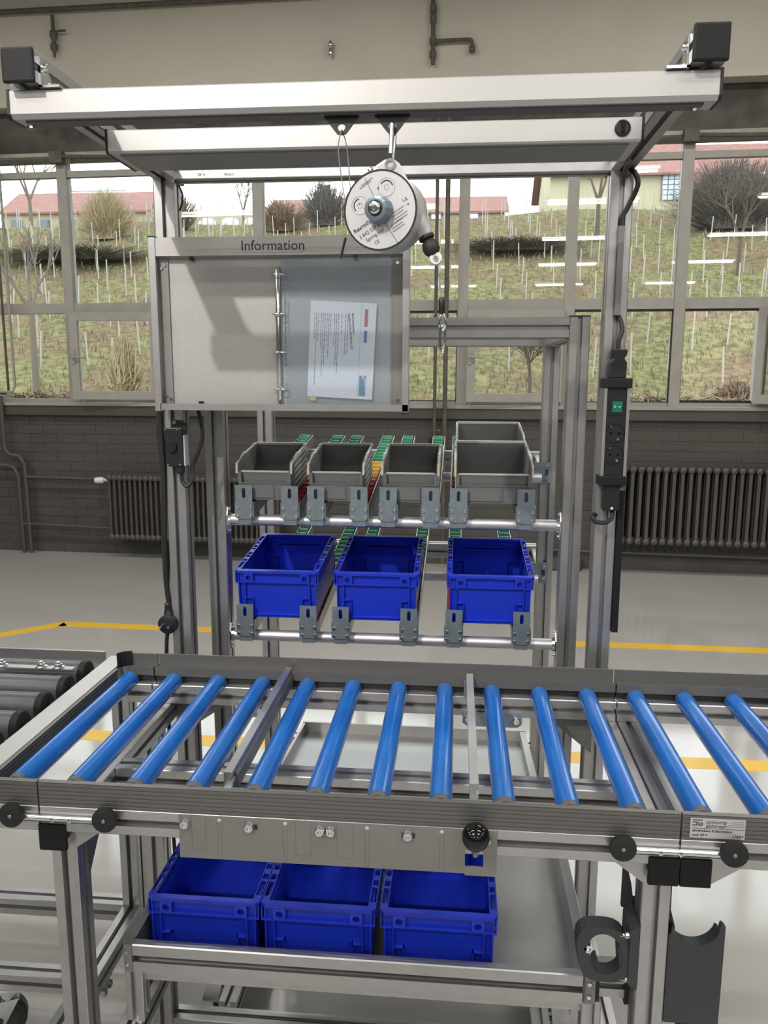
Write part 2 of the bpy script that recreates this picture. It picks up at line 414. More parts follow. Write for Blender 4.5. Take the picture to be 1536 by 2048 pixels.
pipe('rod', 'thin vertical rod at the far left edge, left of two', [(-3.36, -.10, 3.7), (-3.36, -.10, 1.47), (-3.39, -.10, 1.44), (-3.9, -.10, 1.44)], .011, m='rust_pipe', cat='rod')
pipe('rod', 'thin vertical rod at the far left edge, right of two', [(-3.29, -.11, 3.7), (-3.29, -.11, 1.5), (-3.32, -.11, 1.455), (-3.9, -.11, 1.455)], .011, m='frame_paint', cat='rod')
pipe('heating_pipe', 'grey heating pipe stepping down to the valve of the left radiator', [(-3.46, -.07, 1.42), (-3.46, -.07, .95), (-3.42, -.07, .90), (-3.32, -.07, .88), (-3.28, -.07, .82), (-3.27, -.07, .0)], .018, lambda t: WB().tube([(-3.275, -.07, .70), (-2.53, -.07, .69)], .014, 8, 0).build('branch_pipe', 'wall_dark', t, smooth=True), m='wall_dark')
pipe('heating_pipe', 'grey heating return pipe running low to the left radiator', [(-4.2, -.07, .80), (-3.45, -.07, .80), (-3.38, -.07, .78), (-3.345, -.07, .70), (-3.34, -.07, .0)], .018, lambda t: WB().tube([(-3.34, -.07, .27), (-2.44, -.07, .25)], .012, 8, 0).build('branch_pipe', 'wall_dark', t, smooth=True), m='wall_dark')
pipe('heating_pipe', 'grey skirting pipe running under the right radiator', [(1.3, -.06, .17), (4.6, -.06, .14)], .013, m='wall_dark')

# cast radiators
def radiator(label, u0, n, p, z0, z1):
    t = thing('radiator', label, 'radiator', WM @ Vector((u0, -.14, z0)), 'cast radiators under the windows', dz=0)
    w = p*.36
    first = None
    for i in range(n):
        u = u0+p*i
        if first is None:
            m = WB()
            for yy in (-.19, -.12, -.05):
                m.box(u-w*.55, u+w*.55, yy-.018, yy+.018, z0+.05, z1-.05)
            m.lathe((u, -.12, z1-.03), (0, 1, 0), [(.01, -.10), (.026, -.09), (.03, 0), (.026, .09), (.01, .10)], 8)
            m.lathe((u, -.12, z0+.03), (0, 1, 0), [(.01, -.10), (.026, -.09), (.03, 0), (.026, .09), (.01, .10)], 8)
            m.cyl((u-p*.5, -.12, z1-.03), (u+p*.5, -.12, z1-.03), .022, n=8).cyl((u-p*.5, -.12, z0+.03), (u+p*.5, -.12, z0+.03), .022, n=8)
            first = m.build('radiator_section', 'wall_dark', t)
        else:
            c = first.copy(); COL.objects.link(c); c.parent = t; c.location = (WM.to_3x3() @ Vector((p*i, 0, 0)))
    return t
rl = radiator('dark grey radiator left of the workbench with a white valve knob', -2.42, 33, .047, .17, .75)
WB().lathe((-2.50, -.12, .69), (-1, -.3, 0), [(.012, -.05), (.014, 0), (.026, .01), (.03, .05), (.024, .085), (.008, .09)], 12).build('valve_knob', 'white_plastic', rl, smooth=True)
radiator('dark grey radiator behind the right side of the workbench', 1.80, 42, .064, .26, .90)
tag(WB().prism([(1.35, -.10), (1.62, -.12), (1.66, -.02), (1.34, -.01)], 'Z', .0, .11).build('rubble_block', 'concrete_dark', bevel=.02), 'small dark broken block at the foot of the wall', 'block')

# hall tube lights, hung in rows behind and above the camera
def tube_light(x, y, z, label):
    t = thing('hall_light', label, 'light', (x, y, z), 'hall tube lights', dz=0)
    box(x-.8, x+.8, y-.15, y+.15, z+.03, z+.09).build('housing', 'white_plastic', t, dz=0)
    for s in (-.11, .11): MB().cyl((x-.77, y+s, z+.005), (x+.77, y+s, z+.005), .016, n=8).build('lamp_tube', 'tube_glow', t, dz=0)
    for s in (-.6, .6): MB().cyl((x+s, y, z+.09), (x+s, y, 5.3), .004, n=5).build('hanger', 'chrome', t, dz=0)
    l = bpy.data.lights.new('tube_lamp', 'AREA'); l.shape = 'RECTANGLE'; l.size = 1.5; l.size_y = .07; l.energy = LAMP_W; l.color = (1, .972, .935)
    lo = bpy.data.objects.new('tube_lamp', l); COL.objects.link(lo); lo.location = (0, 0, -.03); lo.parent = t
COLS = ('far left', 'left of centre', 'right of centre', 'far right')
for row, y in (('added row brightening the window wall', 3.1), ('row above the photographer', -.5), ('first row behind the photographer', -2.6), ('second row behind the photographer', -6.4), ('third row behind the photographer', -10.6), ('last row behind the photographer', -15.5)):  # window-side row is added to brighten the cream wall and the floor
    for c, x in zip(COLS, (-4.6, -1.2, 2.3, 5.8)):
        tube_light(x, y, 4.6, 'hall tube light, %s, %s' % (row, c))
t = thing('floodlight', 'hall floodlight under the ceiling behind the camera', 'light', (-.96, -3.2, 4.3), dz=0)
MB().lathe((-.96, -3.2, 4.32), (-.25, -.76, .6), [(.10, 0), (.10, .06), (.05, .16), (.02, .17)], 16).build('reflector', 'alu', t, dz=0, smooth=True)
MB().cyl((-1.01, -3.33, 4.42), (-1.01, -3.33, 5.3), .008, n=6).build('hanger', 'chrome', t, dz=0)
l = bpy.data.lights.new('flood_lamp', 'SPOT'); l.energy = FLOOD_W; l.shadow_soft_size = .045; l.spot_size = R(30); l.spot_blend = .8; l.color = (1, .95, .88)
lo = bpy.data.objects.new('flood_lamp', l); COL.objects.link(lo); lo.parent = t; lo.location = Vector((.25, .76, -.6))*.05
lo.rotation_euler = Vector((.38, 1, -.66)).to_track_quat('-Z', 'Y').to_euler()

# ================================================================ OUTSIDE
def hz(y):
    P = [(6.8, .25), (24, .35), (31, .7), (74, 15.5), (80, 16.1), (170, 18)]
    for (a, b), (c, d) in zip(P[:-1], P[1:]):
        if y <= c: return b+(d-b)*max(0, (y-a))/(c-a)
    return 18
def ground_z(x, y): return hz(y)+.030*max(0, min(x+6, 40))*min(1, max(0, (y-50)/24))+.22*math.sin(x*.31+y*.23)*min(1, max(0, (y-26)/10))+.12*math.sin(x*.9+1.3)*math.sin(y*.8)*min(1, max(0, (y-26)/10))
hm = bpy.data.materials.new('hill_grass'); hm.use_nodes = True; nt = hm.node_tree; b = nt.nodes['Principled BSDF']; b.inputs['Roughness'].default_value = .95; b.inputs['Specular IOR Level'].default_value = .1
tc = nt.nodes.new('ShaderNodeTexCoord'); n1 = nt.nodes.new('ShaderNodeTexNoise'); n1.inputs['Scale'].default_value = .22; n1.inputs['Detail'].default_value = 3
n2 = nt.nodes.new('ShaderNodeTexNoise'); n2.inputs['Scale'].default_value = 2.4; n2.inputs['Detail'].default_value = 6
r1 = nt.nodes.new('ShaderNodeValToRGB'); r1.color_ramp.elements[0].position = .38; r1.color_ramp.elements[0].color = (0.091, 0.072, 0.041, 1); r1.color_ramp.elements[1].position = .66; r1.color_ramp.elements[1].color = (0.163, 0.120, 0.072, 1)
r2_ = nt.nodes.new('ShaderNodeValToRGB'); r2_.color_ramp.elements[0].position = .35; r2_.color_ramp.elements[0].color = (0.072, 0.070, 0.029, 1); r2_.color_ramp.elements[1].position = .62; r2_.color_ramp.elements[1].color = (0.158, 0.156, 0.072, 1)
mx = nt.nodes.new('ShaderNodeMix'); mx.data_type = 'RGBA'
m3 = nt.nodes.new('ShaderNodeMath'); m3.operation = 'GREATER_THAN'; m3.inputs[1].default_value = .5
for n in (n1, n2): nt.links.new(tc.outputs['Object'], n.inputs['Vector'])
nt.links.new(n2.outputs[0], r1.inputs[0]); nt.links.new(n2.outputs[0], r2_.inputs[0])
rr = nt.nodes.new('ShaderNodeValToRGB'); rr.color_ramp.elements[0].position = .41; rr.color_ramp.elements[1].position = .58
nt.links.new(n1.outputs[0], rr.inputs[0]); nt.links.new(rr.outputs[0], mx.inputs[0])
nt.links.new(r2_.outputs[0], mx.inputs[6]); nt.links.new(r1.outputs[0], mx.inputs[7]); nt.links.new(mx.outputs[2], b.inputs['Base Color'])
MATS['hill_grass'] = hm
m = MB(); xs = [-75+150*i/75 for i in range(76)]; ys = [6.8+(170-6.8)*(j/110)**1.3 for j in range(111)]
m.add([(x, y, ground_z(x, y)) for y in ys for x in xs], [(j*76+i, j*76+i+1, (j+1)*76+i+1, (j+1)*76+i) for j in range(110) for i in range(75)])
hill = m.build('hillside', 'hill_grass', dz=0, smooth=True); tag(hill, 'green and brown grassy hillside seen through the windows', 'hillside')
# dead stubble and grass tufts on the slope
m = MB()
for _ in range(9000):
    y = 27+48*random.random()**1.3; x = random.uniform(-.62*y+2, .45*y+2); z = ground_z(x, y); h = random.uniform(.10, .42); a = random.random()*6.3; w = .05
    dx, dy = math.cos(a)*w, math.sin(a)*w
    m.add([(x-dx, y-dy, z-.03), (x+dx, y+dy, z-.03), (x+random.uniform(-.15, .15), y, z+h)], [(0, 1, 2)])
tag(m.build('dry_grass', 'straw', dz=0), 'dry straw-coloured grass tufts on the hillside', 'grass', kind='stuff')
m = MB()
for _ in range(7000):
    y = 27+48*random.random()**1.3; x = random.uniform(-.62*y+2, .45*y+2); z = ground_z(x, y); h = random.uniform(.15, .6); a = random.random()*6.3; w = .025
    dx, dy = math.cos(a)*w, math.sin(a)*w
    m.add([(x-dx, y-dy, z-.03), (x+dx, y+dy, z-.03), (x+random.uniform(-.25, .25), y, z+h)], [(0, 1, 2)])
tag(m.build('vine_stubs', 'twig_grey', dz=0), 'dark pruned vine stubs scattered on the hillside', 'vines', kind='stuff')
# vineyard stakes in rows up the slope
st = MB().prism([(-.03, -.03), (.03, -.03), (.03, .03), (-.03, .03)], 'Z', -.1, 1.75).build('vine_stake', 'stake_white', dz=0)
cand = []
for c in range(-26, 22):
    for r in range(12):
        y = 33.5+r*3.7+(c % 3)*.7; x = 1.0+c*1.75+random.uniform(-.2, .2)
        if -.60*y+1 < x < .42*y+2: cand.append((x, y))
cand = sorted(cand, key=lambda p: p[1]); far_st = cand[290:]; cand = cand[:290]
for i, (x, y) in enumerate(cand):
    o = st if i == 0 else bpy.data.objects.new('vine_stake', st.data)
    if i: COL.objects.link(o)
    o.location = (x, y, ground_z(x, y)); o.rotation_euler = (random.uniform(-.05, .05), random.uniform(-.05, .05), 0); o.scale = (1, 1, random.uniform(.8, 1.1))
    tag(o, 'thin white stake in the vineyard rows on the hillside', 'stake', 'vineyard stakes on the hillside')

m = MB()
for x, y in far_st: z = ground_z(x, y); m.prism([(x-.035, y-.03), (x+.035, y-.03), (x+.035, y+.03), (x-.035, y+.03)], 'Z', z-.1, z+1.8)
tag(m.build('far_stakes', 'stake_white', dz=0), 'rows of pale stakes along the top of the vineyard slope', 'stakes', kind='stuff')

def tree(name, label, x, y, h, spread, m, seed, depth=5, r0=None, lean=0, cat='tree', z=None, start=.32):
    rnd = random.Random(seed); z = ground_z(x, y) if z is None else z
    t = thing(name, label, cat, (x, y, z), dz=0)
    tr = MB(); br = MB(); r0 = r0 or h*.022
    top = Vector((x+lean, y, z+h*start)); tr.tube([(x, y, z-.2), (x+lean*.4, y, z+h*start*.5), top], [r0, r0*.85, r0*.7], 7, 0)
    def grow(p, d, L, r, k):
        q = p+d*L
        br.cyl(p, q, max(r, .012), max(r*.62, .01), n=5 if k > 2 else 4, cap=False)
        if k <= 0: return
        for _ in range(3 if k >= depth-2 else 2):
            nd = (d+Vector((rnd.uniform(-1, 1)*spread, rnd.uniform(-1, 1)*spread, rnd.uniform(-.25, .55)))).normalized()
            grow(q, nd, L*rnd.uniform(.6, .85), r*.62, k-1)
    for _ in range(3):
        grow(top-Vector((0, 0, .05)), Vector((rnd.uniform(-.5, .5), rnd.uniform(-.5, .5), 1)).normalized(), h*.22, r0*.6, depth)
    tr.build('trunk', m, t, dz=0); br.build('branches', m, t, dz=0)
    return t
def bush(name, label, x, y, w, h, m, seed, n=900, z=None):
    rnd = random.Random(seed); z = ground_z(x, y) if z is None else z
    b = MB()
    for _ in range(n):
        a = rnd.uniform(0, 6.28); e = rnd.uniform(.15, 1.5); rr_ = rnd.uniform(.55, 1)
        tip = Vector((x+math.cos(a)*math.cos(e)*w*rr_, y+math.sin(a)*math.cos(e)*w*.5*rr_, z+math.sin(e)*h*rr_))
        base = Vector((x+rnd.uniform(-.4, .4)*w*.6, y+rnd.uniform(-.2, .2)*w, z-.05)); s = .028*rnd.uniform(.6, 1.4)
        md = (tip+base)/2+Vector((rnd.uniform(-.2, .2), rnd.uniform(-.2, .2), rnd.uniform(0, .3)))
        for p, q in ((base, md), (md, tip)):
            b.add([p+Vector((s, 0, 0)), p-Vector((s, 0, 0)), q-Vector((s*.5, 0, 0)), q+Vector((s*.5, 0, 0))], [(0, 1, 2, 3)])
    o = b.build(name, m, dz=0, at=(x, y, z)); return tag(o, label, 'bush')
tree('bare_tree', 'tall bare tree at the far left beyond the windows', -43.8, 82, 11, .75, 'bark_pale', 3)
tree('bare_tree', 'slim bare tree in front of the low wall beside the red-roofed barn', -21.8, 84, 7, .45, 'bark_pale', 5)
tree('bare_tree', 'bare tree in front of the yellow house, upper hillside', 10.8, 62, 9.0, .75, 'bark', 8)
tree('bare_tree', 'small crooked bare tree at the foot of the hill, right of the information board', 3.4, 30, 2.6, .95, 'bark', 12, r0=.09)
tree('bare_tree', 'wide-branched bare tree at the right edge of the hillside', 17.9, 52, 6.5, 1.0, 'bark', 21)
tree('bare_tree', 'bare tree trunk near the left edge close to the window', -15.7, 29, 4.6, .35, 'bark_pale', 31, r0=.15, start=.75, depth=4)
bush('brown_bush', 'tall brown thicket behind the left window', -28.7, 66, 3.6, 4.2, 'straw', 2, 1500)
bush('brown_bush', 'brown leafless bush behind the second left window', -23.7, 69, 3.0, 3.2, 'twig_brown', 6, 1100)
bush('brown_bush', 'brown leafless bush above the information board, left one', -14.9, 70, 3.8, 2.8, 'twig_brown', 7, 1300)
bush('brown_bush', 'grey leafless bush behind the spring balancer', -11.1, 71, 3.2, 4.0, 'twig_grey', 9, 1300)
bush('dark_bush', 'big dark grey bush on the slope at the right edge', 20.7, 63, 6.2, 5.2, 'twig_grey', 10, 3800)
bush('bank', 'dark low hedge on the terrace in the middle of the slope', 4.6, 58, 8.5, 1.0, 'bank_dark', 11, 3000)  # twig mass put in for the dark ground band of the slope
bush('bank', 'dark low hedge on the terrace behind the left window', -27.7, 58, 11.5, 1.1, 'bank_dark', 14, 3600)  # likewise twigs standing in for a dark strip of ground
bush('dry_reeds', 'pale dry reeds in front of the open casement at left', -11.9, 28.5, .9, 2.6, 'straw', 15, 500)
bush('bramble', 'dark bramble heap at the foot of the hill, right side', 10.0, 27, 1.4, 1.0, 'twig_brown', 16, 900)
bush('bramble', 'low brown bramble strip under the left windows', -12.2, 23.5, 5.5, .8, 'twig_brown', 17, 2200)
bush('bramble', 'low brown bramble strip under the middle and right windows', 6.5, 23.5, 6.5, .75, 'twig_brown', 18, 2600)

def gable(name, label, x0, x1, y0, y1, zw, zr, zb, wm, over=.5, axis='X'):
    t = thing(name, label, 'building', ((x0+x1)/2, (y0+y1)/2, zb), dz=0)
    box(x0, x1, y0, y1, zb, zw).build('wall', wm, t, dz=0)
    ym = (y0+y1)/2
    if axis == 'X':
        MB().prism([(y0-over, zw-.1), (ym, zr), (y1+over, zw-.1), (y1+over, zw-.35), (ym, zr-.3), (y0-over, zw-.35)], 'X', x0-over, x1+over).build('roof', 'roof_red', t, dz=0)
        MB().prism([(y0, zw), (y1, zw), (ym, zr-.3)], 'X', x0, x1).build('gable_wall', wm, t, dz=0)
    else:
        xm = (x0+x1)/2
        MB().prism([(x0-over, zw-.3), (xm, zr), (x1+over, zw-.3), (x1+over, zw-.7), (xm, zr-.4), (x0-over, zw-.7)], 'Y', y0-over, y1+over).build('roof', 'roof_red', t, dz=0)
        MB().prism([(x0, zw), (x1, zw), (xm, zr-.45)], 'Y', y0, y1).build('gable_wall', wm, t, dz=0)
    return t
def win(t, x0, x1, z0, z1, y, nx=1, nz=1, m='glass_dark', d=.25):
    f = box(x0, x1, y-d, y+.1, z0, z1).build('window', 'glass_dark', t, dz=0)
    for i in range(nx):
        for k in range(nz):
            w = (x1-x0)/nx; h = (z1-z0)/nz
            box(x0+w*i+w*.1, x0+w*(i+1)-w*.1, y-d-.03, y-d, z0+h*k+h*.1, z0+h*(k+1)-h*.1).build('pane', m, f, dz=0)
mat('pane_pale', (.45, .52, .58), .15)
b1 = gable('farm_building', 'long red-roofed farm building at the far left on the hilltop', -57, -38.2, 100, 110, 21.9, 25.2, 16, 'facade_beige')
box(-48, -36.5, 99.2, 99.6, 24.1, 24.7).build('skylight_strip', 'pane_pale', b1, dz=0)
for i in range(5): win(b1, -56+i*3.6, -54.6+i*3.6, 19.6, 20.9, 100, 1, 1, 'glass_dark')
b0 = thing('garden_wall', 'low beige arcade wall on the hilltop behind the left bench post', 'wall', (-30, 100, 16), dz=0)
box(-38, -23.6, 100, 100.6, 16, 21.5).build('wall', 'facade_beige', b0, dz=0)
for i in range(5):
    x = -36.4+i*2.9; MB().prism([(x-1.1, 19.0)]+[(x+1.1*math.cos(a), 20.3+.55*math.sin(a)) for a in [math.pi*k/8 for k in range(9)]][::-1]+[(x+1.1, 19.0)], 'Y', 99.9, 100.05).build('arch', 'white_plastic', b0, dz=0)
b2 = gable('farm_building', 'low red-roofed barn on the hilltop behind the spring balancer', -23.0, 6.0, 101, 112, 21.4, 24.2, 16, 'facade_beige')
win(b2, -18.5, -17.2, 22.4, 23.0, 102.6, 2, 1, 'pane_pale', .5)
for i in range(4): win(b2, -12+i*4.5, -10.6+i*4.5, 20.4, 21.2, 101, 1, 1, 'white_plastic')
b3 = gable('house', 'yellow house with a big red roof, dormers and a tall window', 11, 26.8, 98, 112, 24.6, 30.5, 16, 'facade_yellow', over=.9, axis='X')
win(b3, 23.6, 26.3, 21.6, 25.0, 98, 4, 6, 'pane_pale')
b4 = gable('house', 'long red-roofed house wing with dormer windows at the right edge', 27.4, 46, 98.5, 112, 22.2, 29.5, 16, 'facade_beige', over=.6)
for i, x in enumerate((31.2, 35.6, 40)):
    MB().prism([(x-1.5, 23.4), (x+1.5, 23.4), (x+1.5, 25.0), (x, 25.9), (x-1.5, 25.0)], 'Y', 98.9, 103).build('dormer', 'roof_red', b4, dz=0); win(b4, x-1.1, x+1.1, 23.7, 24.8, 98.9, 3, 1, 'pane_pale')
for i in range(5): win(b4, 28.4+i*3.2, 30.2+i*3.2, 19.6, 21.4, 98.5, 2, 1, 'pane_pale')

# ================================================================ WORKBENCH FRAME
class SB:                                           # several alike fasteners, each built as its own part
    def __init__(s): s.items = []
    def lathe(s, *a): s.items.append(MB().lathe(*a)); return s
    def build(s, name, m, parent, smooth=True): return [i.build(name, m, parent, smooth=smooth) for i in s.items]
def screw(m, x, y, z, r=.006, h=.004, ax=(0, -1, 0)):
    return m.lathe((x, y, z), ax, [(r, 0), (r, h*.4), (r*.75, h), (r*.4, h), (r*.35, h*.6), (0, h*.6)], 12)
fr = thing('workbench_frame', 'aluminium workbench frame with two tall posts and overhead arms', 'frame', (.505, .6, -.1))
for x in (.008, .957):
    prof('Z', 0.045, 1.91, x, .60).build('post', 'alu', fr)
    prof('Y', .042, .66, x, 1.91).build('arm', 'alu', fr)
    box(x-.001, x+.046, .034, .042, 1.909, 1.956).build('end_cap', 'charcoal_cap', fr, bevel=.003)
    box(x-.001, x+.046, .66, .668, 1.909, 1.956).build('end_cap', 'charcoal_cap', fr, bevel=.003)
    s = 1 if x < .5 else -1; xi = x+.045 if s > 0 else x
    # zinc angle bracket bolted to the arm above the front lamp
    br = MB().prism([(.05, 1.907), (.10, 1.907), (.058, 1.948), (.05, 1.948)], 'X', xi, xi+s*.004)
    br.box(min(xi, xi+s*.03), max(xi, xi+s*.03), .05, .10, 1.9065, 1.910); b_ = br.build('lamp_bracket', 'chrome', fr)
    m = SB(); screw(m, xi+s*.004, .062, 1.935, .007, .005, (s, 0, 0)); screw(m, xi+s*.004, .082, 1.918, .006, .005, (s, 0, 0)); m.build('bolt', 'chrome', b_)
prof('X', .053, .957, .60, 1.908).build('top_beam', 'alu', fr)
text_mesh('GP 4', .008, 'marking', 'print_grey', fr, face_front(.105, .5995, 1.914)); text_mesh('(00327)', .007, 'marking', 'print_grey', fr, face_front(.162, .5995, 1.914))
# legs and cross beams
for x in (-.001, .957):
    prof('Z', -.06 if x < .5 else -.06, .746, x, .03, .044).build('leg', 'alu', fr)
    prof('Y', .004, .60, x, .746, .043).build('cross_beam', 'alu', fr)
    box(x-.0015, x+.0445, -.004, .004, .7445, .7905).build('end_cap', 'charcoal_cap', fr, bevel=.003)
    prof('Y', .074, .60 if x > .5 else .40, x, .17, .044).build('foot_beam', 'alu', fr)
    MB().lathe((x+.022, .052, -.1), (0, 0, 1), [(.03, 0), (.03, .008), (.01, .02), (.008, .04)], 14).build('foot', 'black', fr, smooth=True)
prof('Z', -.06, .746, -.001, .40, .044).build('leg', 'alu', fr)
MB().lathe((.021, .422, -.1), (0, 0, 1), [(.03, 0), (.03, .008), (.01, .02), (.008, .04)], 14).build('foot', 'black', fr, smooth=True)
prof('X', .043, .957, .19, .746, .043).build('stringer', 'alu', fr)
prof('X', .043, .957, .405, .028, .044).build('low_beam', 'alu', fr)
prof('Y', .50, .95, .118, -.005, .044).build('foot_beam', 'alu', fr); prof('Y', .50, .95, .851, -.005, .044).build('foot_beam', 'alu', fr)
prof('X', .008, 1.002, .60, -.005, .044).build('low_beam', 'alu', fr)
# triangular gusset plates at the caps
for x0, x1, xm in ((.042, .10, .042), (.957, .90, .957)):
    MB().prism([(xm, .777), (x1, .777), (xm, .735)], 'Y', .012, .018).build('gusset', 'alu', fr)
MB().prism([(.043, .780), (.16, .780), (.043, .70)], 'Y', .515, .521).build('gusset', 'alu_dark', fr)
MB().prism([(.957, .780), (.86, .780), (.957, .70)], 'Y', .515, .521).build('gusset', 'alu_dark', fr)
MB().prism([(.06, .745), (.13, .745), (.06, .66)], 'X', .043, .047).build('gusset', 'alu_dark', fr)
# casters
def caster(parent, x, y, ztop, r=.055, rot=0.0, name='caster'):
    M0 = Matrix.Translation((x, y, 0)) @ Matrix.Rotation(rot, 4, 'Z')
    zf = -.1+r
    c = MB().box(-.03, .03, -.03, .03, ztop-.006, ztop).cyl((0, 0, ztop-.03), (0, 0, ztop-.006), .022, n=14)
    for s in (-1, 1):
        c.prism([(-.025, ztop-.03), (.025, ztop-.03), (.045, zf+.01), (.03, zf-.012), (.01, zf-.012)], 'X', s*.021-.0015, s*.021+.0015)
    c.box(-.022, .022, -.025, .025, ztop-.034, ztop-.030)
    o = c.xform(M0).build(name, 'chrome', parent)
    MB().lathe((0, .022, zf), (1, 0, 0), [(r*.7, -.014), (r-.006, -.016), (r, -.010), (r, .010), (r-.006, .016), (r*.7, .014)], 24).xform(M0).build('wheel', 'wheel_rubber', o, smooth=True)
    MB().cyl((-.026, .022, zf), (.026, .022, zf), .009, n=10).cyl((-.015, .022, zf), (.015, .022, zf), r*.68, n=20).xform(M0).build('hub', 'dark_grey_plastic', o)
    MB().prism([(-.04, zf+.075), (-.075, zf+.05), (-.08, zf+.058), (-.04, zf+.085)], 'X', -.02, .02).xform(M0).build('brake_lever', 'white_plastic', o)
    return o
caster(fr, .085, .62, -.005, .045); caster(fr, .925, .62, -.005, .045); caster(fr, .14, .93, -.005, .045); caster(fr, .873, .93, -.005, .045)

# ---------------------------------------------------------------- overhead lamps
def lamp(label, x0, x1, y0, y1, z0, z1, switch=False, chamfer=.004):
    t = thing('bench_lamp', label, 'lamp', ((x0+x1)/2, (y0+y1)/2, z0), 'bench lamps under the overhead arms')
    c = chamfer
    MB().prism([(y0, z0+c), (y0+c, z0), (y1-c, z0), (y1, z0+c), (y1, z1-.002), (y1-.002, z1), (y0+.002, z1), (y0, z1-.002)], 'X', x0+.004, x1-.004).build('housing', 'lamp_alu', t)
    for a, b in ((x0, x0+.004), (x1-.004, x1)):
        MB().prism([(y0-.001, z0+c-.001), (y0+c, z0-.001), (y1-c, z0-.001), (y1+.001, z0+c), (y1+.001, z1+.001), (y0-.001, z1+.001)], 'X', a, b).build('end_cap', 'black', t)
    box(x0+.02, x1-.02, y0+.012, y1-.012, z0-.0025, z0+.001).build('diffuser', 'roller_end' if not switch else 'sheet_grey', t)
    for xx in (x0+.03, x1-.05): box(xx, xx+.02, y1-.02, y1-.005, z1, 1.9095).build('mounting_pad', 'chrome', t)
    if switch:
        MB().lathe((x1-.034, y0, (z0+z1)/2+.001), (0, -1, 0), [(.0125, 0), (.0125, .003), (.010, .005), (.010, .003), (0, .003)], 18).build('switch', 'black', t, smooth=True)
        box(x1-.037, x1-.031, y0-.0055, y0-.003, (z0+z1)/2-.006, (z0+z1)/2+.008).build('switch_rocker', 'black_gloss', t)
    return t
l1 = lamp('front slim aluminium lamp rail under the overhead arms', .0, 1.003, .056, .105, 1.868, 1.9065, chamfer=.006)
for x in (.012, .965): MB().cyl((x+.01, .08, 1.860), (x+.01, .08, 1.869), .006, n=8).build('mounting_screw', 'chrome', l1)
l2 = lamp('rear wide aluminium lamp with a round black switch', .060, .944, .251, .374, 1.870, 1.9065, switch=True, chamfer=.003)
# triangular hanging eyes under the front lamp
for i, x in enumerate((.485, .558)):
    t = thing('hanging_eye', ('left' if i == 0 else 'right')+' black triangular hanging eye under the front lamp rail', 'bracket', (x, .08, 1.865), 'hanging eyes')
    m = MB(); y0, y1 = .0785, .0815
    n = 12; out = [(x-.026, 1.8655), (x-.012, 1.8655), (x, 1.8655), (x+.012, 1.8655), (x+.026, 1.8655), (x+.019, 1.858), (x+.012, 1.849), (x+.006, 1.842), (x, 1.841), (x-.006, 1.842), (x-.012, 1.849), (x-.019, 1.858)]
    inn = []
    for (px_, pz_) in out:
        a = math.atan2(pz_-1.851, px_-x); inn.append((x+.0055*math.cos(a), 1.851+.0055*math.sin(a)))
    v = [(p[0], y0, p[1]) for p in out]+[(p[0], y0, p[1]) for p in inn]+[(p[0], y1, p[1]) for p in out]+[(p[0], y1, p[1]) for p in inn]
    f = []
    for k in range(n):
        j = (k+1) % n; f += [(k, j, n+j, n+k), (2*n+k, 3*n+k, 3*n+j, 2*n+j), (k, 2*n+k, 2*n+j, j), (n+k, n+j, 3*n+j, 3*n+k)]
    m.add(v, f).build('eye_plate', 'black', t)
    box(x-.024, x+.024, .072, .088, 1.8650, 1.8678).build('foot_plate', 'black', t)

tag(MB().tube([(.098, .33, 1.912), (.108, .335, 1.922), (.138, .34, 1.927), (.168, .335, 1.922), (.178, .33, 1.912), (.165, .325, 1.9105), (.138, .322, 1.9105), (.110, .325, 1.9105), (.098, .33, 1.912)], .0035, 8).build('cable_loop', 'black_rubber', at=(.138, .33, 1.9105+ZO), smooth=True), 'small loop of black cable lying on top of the rear lamp', 'cable')

# ---------------------------------------------------------------- spring balancer
cab = MB().tube([(.4855, .074, 1.846), (.481, .073, 1.82), (.487, .074, 1.77), (.4925, .078, 1.737), (.4935, .083, 1.735)], .0008, 6)
cab.tube([(.4855, .084, 1.846), (.491, .086, 1.83), (.495, .087, 1.79), (.496, .087, 1.765), (.4945, .085, 1.745)], .0008, 6)
cab.tube([(.4855, .074, 1.846), (.4855, .079, 1.8475), (.4855, .084, 1.846)], .0008, 6)
o = cab.build('safety_rope', 'print_grey', at=(.4855, .079, 1.846+ZO)); tag(o, 'thin grey safety wire loop hanging from the left black eye', 'wire')
m = MB().lathe((.4925, .080, 1.738), (-.1, 0, -1), [(.003, 0), (.004, .003), (.003, .008)], 8).build('ferrule', 'black', o)
tag(MB().tube([(.4895, .079, 1.70), (.482, .078, 1.672)], .0012, 6, 0).tube([(.4905, .080, 1.70), (.4835, .079, 1.671)], .0012, 6, 0).build('wire_ends', 'print_black', o), None)
car = thing('carabiner', 'chrome carabiner between the right black eye and the spring balancer', 'carabiner', (.558, .08, 1.82))
MB().tube([(.558, .074, 1.852), (.559, .080, 1.8555), (.560, .087, 1.850), (.5605, .089, 1.835), (.558, .088, 1.806), (.5565, .080, 1.7935), (.556, .073, 1.800), (.5565, .070, 1.815)], .0026, 8).build('hook', 'chrome', car, smooth=True)
MB().cyl((.5565, .070, 1.812), (.558, .073, 1.853), .0034, n=10).build('gate', 'chrome', car, smooth=True)
sb = thing('spring_balancer', 'round grey spring balancer with printed label hanging from the lamp rail', 'balancer', (.543, .08, 1.74))
ax = Vector((-.24, -1, -.04)).normalized(); cB = Vector((.5445, .052, 1.7315))
MB().lathe(cB, ax, [(.0, -.062), (.046, -.060), (.054, -.05), (.055, 0), (.054, .003)], 40).build('housing', 'balancer_grey', sb, smooth=True)
MB().ring(cB+ax*.003, cB+ax*.0045, .0545, .0520, 40).build('rim', 'black', sb)
